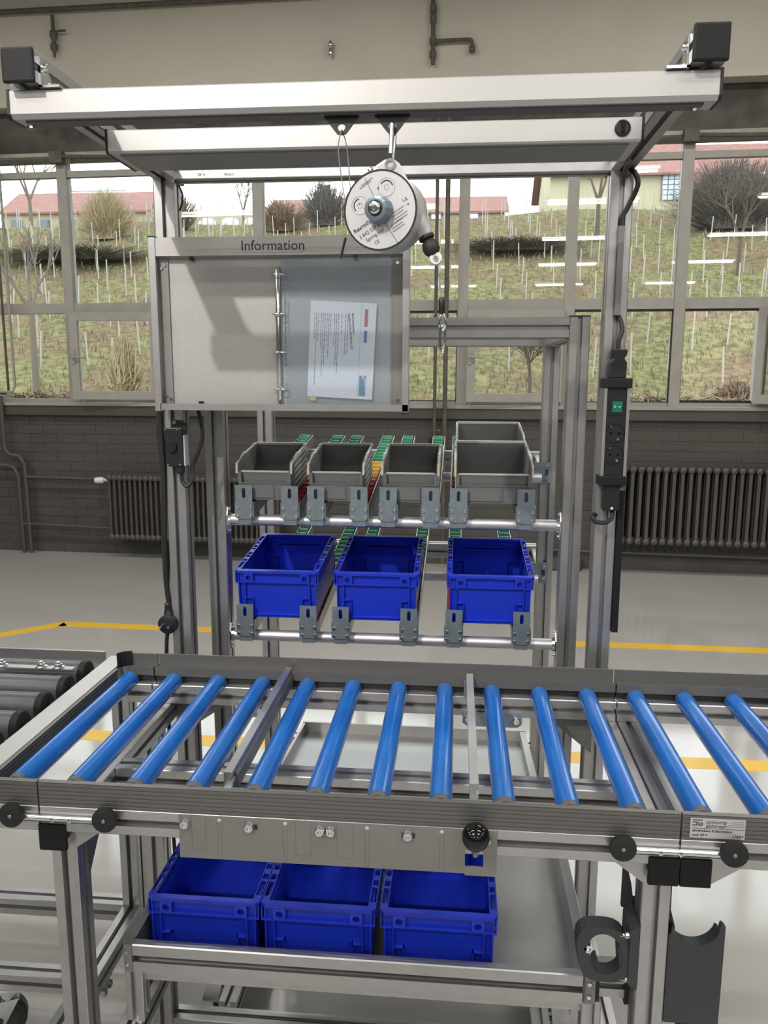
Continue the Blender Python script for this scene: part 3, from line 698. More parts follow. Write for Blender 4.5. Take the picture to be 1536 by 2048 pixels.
lab = MB().cyl(cB+ax*.003, cB+ax*.0042, .0521, n=40).build('label_disc', 'label_silver', sb)
hub = MB().lathe(cB+ax*.004, ax, [(.019, 0), (.020, .004), (.019, .010), (.0165, .020), (.013, .021)], 12).build('hub', 'hub_blue', sb)
MB().lathe(cB+ax*.0245, ax, [(.0105, 0), (.0105, .002), (.0095, .002), (.0095, .001)], 20).build('hub_ring', 'black', hub, smooth=True)
MB().lathe(cB+ax*.0245, ax, [(.0085, 0), (.0085, .004), (.007, .005), (.0035, .005), (.003, .003), (0, .003)], 16).build('hub_bolt', 'chrome', hub, smooth=True)
# hanging lug on top, sloped nose towards the right
MB().prism([(.520, 1.772), (.536, 1.795), (.549, 1.803), (.562, 1.803), (.570, 1.797), (.600, 1.742), (.59, 1.732), (.53, 1.762)], 'Y', .062, .092).build('lug', 'balancer_grey', sb, bevel=.003)
MB().ring((.5565, .060, 1.7955), (.5565, .063, 1.7955), .008, .0045, 16).build('lug_eye', 'print_grey', sb)
MB().lathe((.529, .062, 1.788), (0, -1, 0), [(.004, 0), (.004, .008), (.002, .009)], 10).build('lug_screw', 'chrome', sb)
d_ = Vector((.035, -.01, -.075)).normalized(); p_ = Vector((.583, .078, 1.752))
MB().lathe(p_, d_, [(.013, 0), (.013, .03), (.012, .055), (.0095, .060)], 16).build('rope_guide', 'balancer_grey', sb, smooth=True)
q_ = p_+d_*.058
MB().lathe(q_, d_, [(.0095, 0), (.0115, .001), (.0115, .005), (.007, .007), (.010, .010), (.0125, .017), (.012, .024), (.008, .030), (.003, .032)], 18).build('rubber_buffer', 'black_rubber', sb, smooth=True)
e_ = q_+d_*.030
st_ = MB().lathe(e_+d_*.006+Vector((0, .006, 0)), (0, -1, 0), [(.009, 0), (.0095, .002), (.0095, .009), (.008, .011)], 16).build('rope_stop', 'white_plastic', sb, smooth=True)
m = SB(); screw(m, e_.x+d_.x*.006, e_.y-.006, e_.z+d_.z*.006, .004, .003); m.build('stop_screw', 'chrome', st_)
e2 = Vector((.6315, .072, 1.612))
MB().tube([e_+d_*.012, e2], .0009, 6, 0).build('steel_rope', 'print_grey', sb)
MB().lathe((.6315, .072, 1.614), (.02, 0, -1), [(.003, 0), (.0045, .003), (.0045, .022), (.003, .024)], 10).build('crimp_sleeve', 'black', sb, smooth=True)
MB().tube([(.632, .072, 1.592), (.6285, .072, 1.582), (.628, .072, 1.574), (.633, .072, 1.567), (.638, .072, 1.574), (.6375, .072, 1.582), (.634, .072, 1.592)], .0018, 8).build('thimble', 'chrome', sb, smooth=True)
MB().tube([(.631, .069, 1.571), (.633, .072, 1.5745), (.636, .074, 1.570), (.637, .074, 1.555), (.636, .073, 1.541), (.6335, .072, 1.5345), (.6305, .071, 1.539), (.6300, .070, 1.555), (.631, .069, 1.571)], .0021, 8).build('snap_hook', 'chrome', sb, smooth=True)
# printed label: text runs upwards to the right
u_ = Vector((1, -.24, 0)).normalized(); w_ = ax.cross(u_)*-1; w_ = -w_ if w_.z < 0 else w_
def disc_m(dx, dz, rot):
    o = cB+ax*.0044+Vector((0, 0, ZO))+u_*dx+w_*dz
    X = u_*math.cos(rot)+w_*math.sin(rot); Yv = -u_*math.sin(rot)+w_*math.cos(rot)
    Mx = Matrix((X, Yv, X.cross(Yv))).transposed().to_4x4(); Mx.translation = o; return Mx
rt = R(30)
text_mesh('Rexroth', .0082, 'label_print', 'print_black', lab, disc_m(-.0385, -.0300, rt), True, .0001)
text_mesh('3 842 529 0', .0072, 'label_print', 'print_black', lab, disc_m(-.0300, -.0380, rt), False, .0001)
text_mesh('Spring pull', .0072, 'label_print', 'print_black', lab, disc_m(-.0200, -.0425, rt), False, .0001)
text_mesh('CE', .0066, 'label_print', 'print_black', lab, disc_m(-.0075, -.0465, rt), False, .0001)
text_mesh('1-2', .0060, 'label_print', 'print_black', lab, disc_m(.034, .008, rt), True, .0001); text_mesh('kg', .004, 'label_print', 'print_black', lab, disc_m(.040, .004, rt), False, .0001)
text_mesh('+', .007, 'label_print', 'print_black', lab, disc_m(-.003, .026, rt), True, .0001); text_mesh('-', .007, 'label_print', 'print_black', lab, disc_m(-.031, .008, rt), True, .0001)
def disc_line(m, a, b, w):
    a = Vector(a); b = Vector(b); d = (b-a).normalized(); n = Vector((-d.y, d.x))*w/2
    pts = [a-n, b-n, b+n, a+n]; lo = [cB+ax*.0042+u_*p.x+w_*p.y for p in pts]; hi = [cB+ax*.0045+u_*p.x+w_*p.y for p in pts]
    m.add(lo+hi, [(0, 1, 2, 3), (4, 7, 6, 5), (0, 4, 5, 1), (1, 5, 6, 2), (2, 6, 7, 3), (3, 7, 4, 0)])
m = MB(); disc_line(m, (-.022, .044), (-.004, .010), .0007); disc_line(m, (.008, -.018), (.026, -.045), .0007)
for cx, cz, a0, a1 in ((.010, .030, .2, 2.6), (-.030, .008, 1.7, 4.0)):
    for k in range(8):
        a = a0+(a1-a0)*k/8; b = a0+(a1-a0)*(k+1)/8; disc_line(m, (cx+.009*math.cos(a), cz+.009*math.sin(a)), (cx+.009*math.cos(b), cz+.009*math.sin(b)), .0016)
m.build('label_lines', 'print_black', lab)['kind'] = 'stuff'
m = MB()
for cx, cz in ((.010, .030), (-.030, .008)):
    for rr_ in (.0125, .0035):
        for k in range(18): disc_line(m, (cx+rr_*math.cos(k*.349), cz+rr_*math.sin(k*.349)), (cx+rr_*math.cos((k+1)*.349), cz+rr_*math.sin((k+1)*.349)), .0005)
for k, (dx, dz, L) in enumerate(((.018, -.006, .02), (.019, -.010, .018), (.021, -.014, .022), (.022, -.018, .021), (.016, -.022, .02), (.018, -.026, .018), (.019, -.030, .02), (-.030, .030, .02), (-.028, .034, .02))):
    disc_line(m, (dx, dz), (dx+L*math.cos(rt), dz+L*math.sin(rt)), .0016)
m.build('label_lines', 'print_grey', lab)['kind'] = 'stuff'

# ---------------------------------------------------------------- information board
ib = thing('information_board', 'steel information board headed Information, mounted on the left post', 'board', (.285, .575, 1.428))
yb = .556
for x0, x1 in ((.013, .028), (.542, .556)):
    MB().prism([(x0, yb-.014), (x1, yb-.014), (x1, yb+.018), (x0, yb+.018)], 'Z', 1.426, 1.782).build('side_rail', 'alu', ib, bevel=.001)
    box(x0-.0005, x1+.0005, yb-.0145, yb+.0185, 1.782, 1.785).build('end_cap', 'black', ib)
box(.542-.0005, .5565, yb-.0145, yb+.0185, 1.4225, 1.426).build('end_cap', 'black', ib)
box(.028, .542, yb+.008, yb+.010, 1.432, 1.775).build('back_panel', 'brushed_steel', ib)
box(.028, .048, yb+.004, yb+.008, 1.44, 1.75).build('side_strip', 'sheet_grey', ib); box(.519, .542, yb+.004, yb+.008, 1.44, 1.75).build('side_strip', 'sheet_grey', ib)
tb = MB().prism([(yb-.012, 1.745), (yb-.012, 1.782), (yb+.010, 1.782), (yb+.010, 1.780), (yb-.010, 1.780), (yb-.010, 1.747), (yb+.006, 1.743), (yb+.006, 1.741)], 'X', .028, .542).build('header_rail', 'brushed_steel', ib)
box(.196, .338, yb-.0125, yb-.012, 1.750, 1.778).build('header_label', 'brushed_steel', tb)
text_mesh('Information', .0282, 'header_text', 'print_black', tb, face_front(.2085, yb-.0127, 1.7545), False, .0002)
MB().prism([(yb-.014, 1.428), (yb-.014, 1.442), (yb-.012, 1.442), (yb-.012, 1.430), (yb+.010, 1.430), (yb+.010, 1.428)], 'X', .025, .556).build('bottom_rail', 'alu', ib)
for x, z in ((.097, 1.741), (.440, 1.741), (.106, 1.443)): box(x, x+.007, yb-.005, yb+.006, z-.004, z+.004).build('magnet', 'black', ib)
for x, z in ((.041, 1.729), (.043, 1.452), (.531, 1.729), (.531, 1.452), (.034, 1.722), (.034, 1.458)):
    m = SB(); screw(m, x, yb+.004, z, .0042, .003); m.build('screw', 'chrome', ib)
box(.012, .053, yb+.018, .600, 1.50, 1.53).build('mounting_block', 'alu', ib); box(.012, .053, yb+.018, .600, 1.69, 1.72).build('mounting_block', 'alu', ib)
# ring binder bar on the panel
rb = thing('ring_binder', 'chrome four-ring binder bar fixed to the information board', 'ring binder', (.284, yb+.006, 1.44))
MB().lathe((.2815, yb+.004, 1.437), (0, 0, 1), [(.003, 0), (.006, .004), (.0065, .14), (.006, .28), (.003, .286)], 12).build('spine', 'chrome', rb, smooth=True)
for z in (1.706, 1.627, 1.549, 1.4725):
    c = Vector((.284, yb-.004, z)); MB().tube([c+Vector((-.015*math.cos(a) if False else .014*math.cos(a), .012*math.sin(a), 0)) for a in [k*math.pi*2/12 for k in range(13)]], .0016, 6, 0).build('ring', 'chrome', rb, smooth=True)
# clear sleeve with sheet
sl = thing('plastic_sleeve', 'clear plastic document sleeve hanging in the ring binder', 'sleeve', (.40, yb-.003, 1.437))
m = MB()
nx, nz = 10, 12; V = []; F = []
for j in range(nz+1):
    for i in range(nx+1):
        x = .290+.226*i/nx; z = 1.438+.302*j/nz; V.append((x, yb-.0055-.0020*math.sin(i*.7+.6*math.sin(j*.5))-.004*(i/nx)*(j/nz), z))
F = [(j*(nx+1)+i, j*(nx+1)+i+1, (j+1)*(nx+1)+i+1, (j+1)*(nx+1)+i) for j in range(nz) for i in range(nx)]
m.add(V, F).build('front_film', 'clear_film', sl, smooth=True)
for z in (1.713, 1.70, 1.685, 1.66, 1.64, 1.605, 1.585, 1.565, 1.53, 1.51, 1.485, 1.478): MB().cyl((.297, yb-.0072, z), (.297, yb-.0078, z), .0024, n=10).build('punch_hole', 'print_grey', sl)
box(.2965, .2985, yb-.0075, yb-.007, 1.52, 1.66).build('chain_strip', 'chrome', sl)
pp = thing('paper_sheet', 'white printed instruction sheet turned sideways in the sleeve', 'paper', (.414, yb, 1.545))
c0 = Vector((.4145, yb+.0005, 1.5535)); rot = R(-3.0)
def PM(x, z, extra=0.0):     # local paper coords (x right, z up) -> world matrix of a text plane turned a quarter clockwise
    v = Matrix.Rotation(rot, 4, 'Y').inverted()
    return Matrix.Translation(c0+Vector((0, -.0005, ZO))) @ Matrix.Rotation(-rot, 4, 'Y').inverted() @ Matrix.Translation((x, 0, z)) @ Matrix.Rotation(R(90), 4, 'X') @ Matrix.Rotation(R(-90), 4, 'Z')
def prect(x0, x1, z0, z1, y=0, th=.0003):
    return box(x0, x1, y-th, y, z0, z1).xform(Matrix.Translation(c0) @ Matrix.Rotation(rot, 4, 'Y').inverted())
sh = prect(-.069, .069, -.0985, .0985).build('sheet', 'white_paper', pp)
prect(-.064, -.050, -.107, -.097, .0012).build('index_tab', 'paper_tab_yellow', pp)
prect(.045, .052, .050, .086, -.0003, .0002).build('red_logo', 'print_red', sh); prect(.045, .052, .018, .042, -.0003, .0002).build('blue_logo', 'print_blue', sh)
lg = prect(.040, .054, -.092, -.050, -.0003, .0002).build('teal_logo', 'print_teal', sh)
text_mesh('syskomp', .0085, 'sheet_text', 'white_paper', lg, PM(.0445, -.0605), True, .0002)
MB().ring(c0+Vector((.0445, -.0006, -.0555)), c0+Vector((.0445, -.0008, -.0555)), .0028, .0012, 14).build('logo_mark', 'white_paper', lg)
prect(.037, .0385, -.095, .095, -.0003, .0001).build('header_line', 'label_silver', sh)
text_mesh('Betriebsanleitung', .0062, 'sheet_text', 'print_black', sh, PM(.026, .074), True, .0001)
text_mesh('Leuchte SL36 LED/SLAB LED', .0062, 'sheet_text', 'print_black', sh, PM(.019, .074), True, .0001)
m = MB(); rnd = random.Random(4)
for k, x in enumerate((.010, .005, -.003, -.010, -.014, -.018, -.026, -.030, -.034, -.038, -.042, -.046, -.052, -.056, -.060)):
    L = rnd.uniform(.05, .15) if k not in (2, 6) else .04
    zc = .074
    while zc > .074-L:
        wl = rnd.uniform(.004, .014); q = prect(x, x+.0016, zc-wl, zc, -.0003, .0001); m.add(q.v, q.f); zc -= wl+.0018
m.build('text_lines', 'print_grey', sh)['kind'] = 'stuff'

# ---------------------------------------------------------------- power strip, switch box, cables
ps = thing('power_strip', 'black and silver power strip with green rocker switch on the right post', 'power strip', (.983, .575, 1.278))
yp = .572
box(.957, .963, yp-.012, .598, 1.296, 1.482).build('side_profile', 'alu', ps); box(1.003, 1.009, yp-.012, .598, 1.296, 1.482).build('side_profile', 'alu', ps)
box(.963, 1.003, yp-.009, .598, 1.290, 1.485).build('body', 'black', ps)
for z0, z1 in ((1.478, 1.498), (1.277, 1.297)): box(.954, 1.012, yp-.016, .5985, z0, z1).build('end_cap', 'charcoal_cap', ps, bevel=.002)
box(.969, .999, yp-.0105, yp-.009, 1.422, 1.459).build('switch_frame', 'black', ps)
sw = MB().prism([(yp-.0105, 1.429), (yp-.0125, 1.429), (yp-.0155, 1.451), (yp-.0105, 1.451)], 'X', .974, .994).build('switch_rocker', 'switch_green', ps)
MB().ring((.979, yp-.0142, 1.440), (.979, yp-.0146, 1.440), .0022, .0015, 12).build('switch_mark', 'white_plastic', sw); box(.986, .991, yp-.0146, yp-.0138, 1.4393, 1.4405).build('switch_mark', 'white_plastic', sw)
for z in (1.385, 1.341):
    s_ = MB().ring((.983, yp-.009, z), (.983, yp-.0105, z), .0205, .0185, 24).build('socket', 'charcoal_cap', ps)
    m = SB(); screw(m, .989, yp-.009, z-.012, .0035, .003); screw(m, .974, yp-.009, z+.014, .0025, .003); m.build('socket_contact', 'chrome', s_)
    for dx in (-.008, .008): MB().cyl((.983+dx, yp-.0092, z), (.983+dx, yp-.0090, z), .003, n=10).build('socket_hole', 'black_gloss', s_)
pg = thing('power_plug', 'black mains plug entering the top of the power strip', 'plug', (.983, .58, 1.498))
MB().prism([(.968, 1.498), (1.0, 1.498), (1.0, 1.530), (.9945, 1.537), (1.0, 1.548), (1.0, 1.556), (.970, 1.556), (.970, 1.548), (.9745, 1.537), (.968, 1.530)], 'Y', .562, .590).build('plug_body', 'black', pg, bevel=.002)
MB().tube([(.984, .578, 1.556), (.985, .582, 1.575), (.992, .588, 1.595), (.989, .594, 1.615), (.982, .5985, 1.630)], .0045, 8).build('plug_cable', 'black_rubber', pg, smooth=True)
cs = tag(box(.9745, .9865, .588, .5995, 1.625, 1.80).build('slot_cover', 'alu_dark', at=(.98, .594, 1.625+ZO)), 'grey plastic strip covering the slot of the right post above the plug', 'cover strip')
lc = tag(MB().tube([(.957, .42, 1.880), (.965, .50, 1.884), (.985, .575, 1.895), (.992, .590, 1.905), (1.0, .585, 1.90), (1.006, .580, 1.875), (.990, .590, 1.835), (.983, .594, 1.82), (.983, .594, 1.79)], .0052, 8).build('lamp_cable', 'black_rubber', at=(.983, .594, 1.79+ZO), smooth=True), 'black lamp cable bending from the overhead arm into the right post slot', 'cable')
jb = thing('junction_plug', 'black angled connector below the power strip', 'plug', (.985, .58, 1.215))
box(.967, 1.000, .565, .5985, 1.222, 1.277).build('connector_body', 'black', jb, bevel=.003)
MB().lathe((.9845, .565, 1.228), (0, -1, 0), [(.0028, 0), (.0028, .001), (0, .001)], 12).build('indicator', 'white_plastic', jb)
MB().tube([(.988, .580, 1.222), (.987, .570, 1.208), (.972, .560, 1.198), (.952, .558, 1.200), (.944, .562, 1.210), (.948, .578, 1.212), (.956, .590, 1.208)], .0048, 8).build('loop_cable', 'black_rubber', jb, smooth=True)
tag(box(1.0025, 1.016, .592, .6445, .948, 1.262).build('cable_duct', 'charcoal_cap', at=(1.009, .62, .948+ZO)), 'long black cable duct strip on the side of the right post', 'cable duct')
sx = thing('switch_box', 'black lamp driver box with dimmer knob on the left post', 'switch box', (.041, .58, 1.30))
box(.020, .060, .570, .598, 1.303, 1.389).build('box_body', 'black', sx, bevel=.003)
box(.0605, .0635, .575, .598, 1.305, 1.372).build('type_label', 'label_silver', sx)
MB().prism([(.028, 1.389), (.060, 1.389), (.060, 1.398), (.055, 1.404), (.028, 1.404)], 'Y', .592, .5985).build('mounting_tab', 'black', sx)
MB().cyl((.037, .570, 1.347), (.037, .562, 1.347), .011, n=18).build('dimmer_knob', 'charcoal_cap', sx)
for x, z in ((.023, 1.385), (.050, 1.385), (.026, 1.307), (.053, 1.307), (.035, 1.398)): m = SB(); screw(m, x, .570 if z < 1.39 else .592, z, .003 if z < 1.39 else .005, .002); m.build('screw', 'chrome', sx)
box(.042, .056, .575, .595, 1.287, 1.303).build('cable_gland', 'black', sx, bevel=.003)
tag(MB().tube([(.050, .585, 1.288), (.052, .584, 1.268), (.064, .582, 1.258), (.073, .588, 1.275), (.070, .60, 1.30), (.085, .602, 1.335), (.095, .604, 1.37), (.090, .605, 1.41), (.078, .61, 1.46), (.068, .62, 1.50), (.060, .625, 1.54)], .0045, 8).build('lamp_cable', 'black_rubber', at=(.05, .585, 1.288+ZO), smooth=True), 'black cable looping out of the switch box up behind the information board', 'cable')
tag(MB().tube([(.058, .598, 1.906), (.066, .597, 1.893), (.072, .597, 1.878), (.070, .60, 1.862), (.060, .612, 1.848)], .0022, 6).build('lamp_cable', 'black_rubber', at=(.06, .6, 1.85+ZO), smooth=True), 'thin dark cable arc at the top of the left post', 'cable')
c1 = thing('mains_cable', 'thick black cable bundle hanging left of the left post down to a plug', 'cable', (.0, .60, .99))
MB().tube([(.004, .592, 1.44), (.003, .594, 1.40), (.0045, .596, 1.30), (.002, .596, 1.20), (-.001, .597, 1.10), (-.001, .60, 1.03), (.002, .602, .985)], .0065, 8).build('cable_run', 'black_rubber', c1, smooth=True)
MB().tube([(-.001, .60, 1.44), (-.0035, .60, 1.38), (.0, .604, 1.28), (-.004, .604, 1.17), (.001, .606, 1.09), (-.003, .608, 1.02)], .0055, 8).build('cable_run', 'black_rubber', c1, smooth=True)
pl = MB().lathe((.000, .602, .985), (.05, 0, -1), [(.006, 0), (.009, .004), (.008, .008), (.010, .012), (.009, .016), (.011, .020), (.012, .032), (.016, .038)], 12).build('plug', 'black', c1, smooth=True)
MB().lathe((.001, .585, .935), (0, 1, 0), [(.014, 0), (.0225, .003), (.0225, .026), (.016, .032)], 20).build('plug_head', 'black', pl, smooth=True)
for s in (-.0095, .0095): MB().cyl((.001+s, .566, .935), (.001+s, .586, .935), .0024, n=8).build('plug_pin', 'chrome', pl)
tag(MB().tube([(.012, .63, 1.05), (.010, .632, 1.00), (.002, .628, .95), (-.012, .622, .905), (-.016, .62, .86), (-.016, .62, .80), (-.012, .60, .40), (0, .62, .06)], .0048, 8).build('floor_cable', 'black_rubber', at=(0, .62, .06+ZO), smooth=True), 'thin black cable running down behind the roller conveyor at the left post', 'cable')

# ================================================================ FLOW RACK
rk = thing('flow_rack', 'aluminium flow rack with two sloping levels of coloured rollers behind the bench', 'rack', (.507, .95, -.1))
XL, XR = .068, .900
for x in (XL, XR):
    prof('Z', -.075, 1.630, x, .70).build('post', 'alu', rk); box(x, x+.045, .70, .745, 1.630, 1.633).build('post_cap', 'black', rk)
    prof('Z', -.075, 1.585, x, 1.20).build('post', 'alu', rk)
    prof('Y', .745, 1.245, x, 1.585).build('top_side_beam', 'alu', rk)
    prof('Y', .745, 1.20, x, .02).build('base_beam', 'alu', rk)
    for y in (.7225, 1.2225): MB().lathe((x+.0225, y, -.1), (0, 0, 1), [(.028, 0), (.028, .008), (.01, .018), (.008, .03)], 14).build('levelling_foot', 'black', rk, smooth=True)
prof('X', XL+.045, XR, .70, 1.585).build('top_beam', 'alu', rk); prof('X', XL+.045, XR, 1.20, 1.585).build('top_beam', 'alu', rk)
LV = {'up': 1.196, 'low': .908}                     # height of a level at the front
SLV = {1.196: .13, .908: .11}                       # slope of its roller tracks
def ztrack(level, y): return level+SLV[level]*(y-.70)
TX = {'up': (.162, .271, .333, .434, .502, .600, .664, .817), 'low': (.157, .311, .389, .552, .658, .816)}
track_proto = None
def wheel_mesh():
    return MB().cyl((-.0145, 0, 0), (.0145, 0, 0), .0115, n=10).cyl((-.0165, 0, 0), (-.0145, 0, 0), .0150, n=10).cyl((-.005, 0, 0), (-.003, 0, 0), .0125, n=10)
wm = {}
for c in ('green', 'yellow', 'red'):
    o = wheel_mesh().build('roller', 'wheel_'+c, dz=0); wm[c] = o.data; bpy.data.objects.remove(o)
Y0, Y1 = .700, 1.50
def make_track(parent, x, lv):
    z = LV[lv]; A = math.atan(SLV[z])
    m = MB(); L = (Y1-Y0)/math.cos(A)
    m.prism([(-.020, -.026), (.020, -.026), (.020, .006), (.0182, .006), (.0182, -.024), (-.0182, -.024), (-.0182, .006), (-.020, .006)], 'Y', 0, L)
    MX = Matrix.Translation((x, Y0, z)) @ Matrix.Rotation(A, 4, 'X')
    tr = m.xform(MX).build('roller_track', 'alu', parent)
    for i in range(20):
        y = .02+i*(L-.04)/19; c = 'red' if i < 6 else 'yellow' if i < 11 else 'green'
        w = bpy.data.objects.new('roller', wm[c]); COL.objects.link(w); w.parent = tr
        w.location = MX @ Vector((0, y, 0))+Vector((0, 0, ZO))-Vector(rk.location); w.rotation_euler = (A, 0, 0)
    # end stop: zinc plate with slot, screws and side cheeks
    zt = z+.052
    s = MB().plate_hole('Y', x, zt-.018, .040, .036, .0042, .686, .6885, 16, .012)
    s.prism([(x-.020, zt-.036), (x+.020, zt-.036), (x+.020, zt-.076), (x+.0165, zt-.080), (x-.0165, zt-.080), (x-.020, zt-.076)][::-1], 'Y', .686, .6885)
    s.box(x-.0155, x+.0155, .689, .7005, zt-.093, zt-.060); s.box(x-.0225, x-.0205, .6885, .722, zt-.078, zt-.040); s.box(x+.0205, x+.0225, .6885, .722, zt-.078, zt-.040)
    st = s.build('end_stop', 'zinc', parent)
    q = SB()
    for dx in (-.0155, .0155):
        for dz in (-.054, -.073): screw(q, x+dx, .686, zt+dz, .0042, .003)
    q.build('screw', 'chrome', st)
    return tr
for lv in ('up', 'low'):
    for x in TX[lv]: make_track(rk, x, lv)
    zt = LV[lv]-.036
    MB().cyl((XL+.045, .722, zt), (XR, .722, zt), .0135, n=20).build('front_tube', 'tube_steel', rk, smooth=True)
    zr = ztrack(LV[lv], 1.16)-.041
    MB().cyl((XL+.045, 1.165, zr), (XR, 1.165, zr), .0135, n=20).build('rear_tube', 'tube_steel', rk, smooth=True)
    zb = ztrack(LV[lv], 1.44)-.073
    prof('X', XL-.01, XR+.055, 1.425, zb, .045).build('rear_beam', 'alu', rk)
    for x in (XL-.001, XR+.001):
        A = math.atan(SLV[LV[lv]]); z0 = ztrack(LV[lv], 1.245)-.075
        MB().profile('Y', 0, .185, 0, 0, .04).xform(Matrix.Translation((x+.003, 1.245, z0)) @ Matrix.Rotation(A, 4, 'X')).build('rear_arm', 'lamp_alu', rk)
    for s, x in ((1, XL+.045), (-1, XR)):
        fl = MB(); n = 14
        ring_ = [(.722+.013*math.cos(a)*1.15, zt+.013*math.sin(a)*1.15) for a in [2*math.pi*k/n for k in range(n)]]
        fl.prism([(.712, zt-.032), (.732, zt-.032), (.739, zt-.012), (.739, zt+.012), (.732, zt+.032), (.712, zt+.032), (.705, zt+.012), (.705, zt-.012)], 'X', x, x+s*.003)
        fl.cyl((x+s*.003, .722, zt), (x+s*.009, .722, zt), .0165, n=16)
        f_ = fl.build('tube_flange', 'chrome', rk)
        q = SB(); screw(q, x+s*.003, .722, zt+.026, .004, .003, (s, 0, 0)); screw(q, x+s*.003, .722, zt-.026, .004, .003, (s, 0, 0)); q.build('flange_screw', 'chrome', f_)
    xp = XR-.018 if True else 0
    pz = zr+.012
    pp_ = MB().prism([(xp, pz-.03), (xp+.05, pz-.03), (xp+.05, pz+.030), (xp, pz+.030)], 'Y', 1.195, 1.1985).build('tube_plate', 'zinc', rk)
    q = SB(); screw(q, xp+.036, 1.195, pz+.016, .007, .005); screw(q, xp+.036, 1.195, pz-.016, .007, .005); q.build('plate_bolt', 'chrome', pp_)
    q = MB(); q.box(xp+.031, xp+.041, 1.1945, 1.1951, pz-.008, pz+.008); q.build('plate_slot', 'print_black', pp_)
# sloped return tray in the rack, seen between the conveyor rollers
A = math.atan(-.104); MX = Matrix.Translation((0, .715, .445)) @ Matrix.Rotation(A, 4, 'X')
rt_ = MB().box(.20, .866, 0, .49, -.004, 0).xform(MX).build('return_tray', 'steel_dark_reflect', rk)
MB().box(.192, .20, 0, .49, -.02, .030).xform(MX).build('tray_rim', 'lamp_alu', rt_); MB().box(.866, .884, 0, .49, -.02, .030).xform(MX).build('tray_rim', 'lamp_alu', rt_)
MB().box(.192, .884, .49, .498, -.02, .032).xform(MX).build('tray_rim', 'lamp_alu', rt_); MB().box(.192, .884, -.008, 0, -.02, .012).xform(MX).build('tray_rim', 'lamp_alu', rt_)
prof('X', XL+.045, XR, .70, .385).build('tray_beam', 'alu', rk); prof('X', XL+.045, XR, 1.20, .335).build('tray_beam', 'alu', rk)
q = SB(); screw(q, XR-.004, .72, .40, .009, .006); q.build('beam_bolt', 'chrome', rk)

# ================================================================ BINS
def klt(label, group, loc, tilt=0.0):
    """blue euro container 0.204 x 0.30 x 0.12, origin bottom front middle"""
    t = thing('blue_bin', label, 'bin', (0, 0, 0), group, dz=0)
    w, d, h = .098, .296, .116
    b = MB(); k = .003
    b.box(-w+.006, w-.006, .004, d, 0, .004)
    for s in (-1, 1):        # long sides
        b.prism([(s*(w-.006), 0), (s*(w-.006-k), .0), (s*(w-k-.002), h-.004), (s*(w-.002), h-.004)] if s > 0 else [(s*(w-.006-k), 0), (s*(w-.006), .0), (s*(w-.002), h-.004), (s*(w-k-.002), h-.004)], 'Y', .004, d)
        b.box(s*(w-.002)-.0015, s*(w-.002)+.0015, .01, d-.01, .088, .091)
    b.prism([(.009, 0), (.012, 0), (.012, h-.004), (.009, h-.004)], 'X', -w+.004, w-.004)
    b.prism([(d-.003, 0), (d, 0), (d, h-.004), (d-.003, h-.004)], 'X', -w+.004, w-.004)
    body = b.build('body', 'bin_blue', t, dz=0)
    # rim: solid front and back, open pockets along the sides
    r = MB(); W2 = .102; wi = .088; zt, zl = .120, .113
    def fb(y0, y1):
        r.prism([(-W2+.008, y0), (-.012, y0), (-.008, y0+.0015), (.008, y0+.0015), (.012, y0), (W2-.008, y0), (W2, y0+.008), (W2, y1), (-W2, y1), (-W2, y0+.008)], 'Z', zl, zt)
    fb(0, .013)
    r.prism([(-W2, d-.009), (W2, d-.009), (W2, d-.004), (W2-.008, d+.004), (-W2+.008, d+.004), (-W2, d-.004)], 'Z', zl, zt)
    for s in (-1, 1):
        r.box(min(s*W2, s*(W2-.0022)), max(s*W2, s*(W2-.0022)), .013, d-.009, zl-.002, zt); r.box(min(s*wi, s*(wi+.0022)), max(s*wi, s*(wi+.0022)), .013, d-.009, zl-.002, zt)
        for y, L in ((.013, .012), (.066, .006), (.088, .014), (.118, .006), (.140, .022), (.174, .006), (.196, .014), (.224, .006), (.274, .013)):
            r.box(min(s*W2, s*wi), max(s*W2, s*wi), y, y+L, zl, zt-.0008)
        r.box(min(s*W2, s*(wi+.003)), max(s*W2, s*(wi+.003)), .02, d-.02, .090, .0925)
    r.build('rim', 'bin_blue', t, dz=0, bevel=.0006)
    for y0, s in ((.0, -1), (d+.004, 1)):
        fpar = MB(); ya, yb2 = (y0, y0+.0095) if s < 0 else (y0-.008, y0)
        fpar.box(-.060, .060, ya+.001, yb2, .089, .092)
        for sx in (-1, 1):
            fpar.plate_hole('Y', sx*.068, .1015, .022, .023, .0068, ya, ya+.004, 12)
            x0, x1 = sorted((sx*.0770, sx*.0795)); fpar.box(x0, x1, ya+.0005, yb2, 0, .090)                 # vertical rib
            x0, x1 = sorted((sx*.0595, sx*.0615)); fpar.box(x0, x1, ya+.001, yb2, 0, .052)                   # pocket inner rib
            x0, x1 = sorted((sx*.0595, sx*.0795)); fpar.box(x0, x1, ya+.001, yb2, .050, .052)                # pocket top
            x0, x1 = sorted((sx*.080, sx*.1005)); fpar.box(x0, x1, ya+.0005, yb2, .0885, .0905)               # corner shelf
            x0, x1 = sorted((sx*.0915, sx*.0945)); fpar.box(x0, x1, ya+.001, yb2+.004, 0, .089)               # corner post
            x0, x1 = sorted((sx*.0985, sx*.1005)); fpar.box(x0, x1, ya+.001, ya+.02 if s < 0 else yb2, .0885, .114)
        fpar.box(-.059, .059, ya+.002, yb2, .006, .0085)
        fpar.build('end_ribs', 'bin_blue', t, dz=0)
    t.location = Vector(loc)+Vector((0, 0, ZO)); t.rotation_euler = (tilt, 0, 0)
    return t
A = math.atan(.11); zlow = ztrack(LV['low'], .7)+.0135
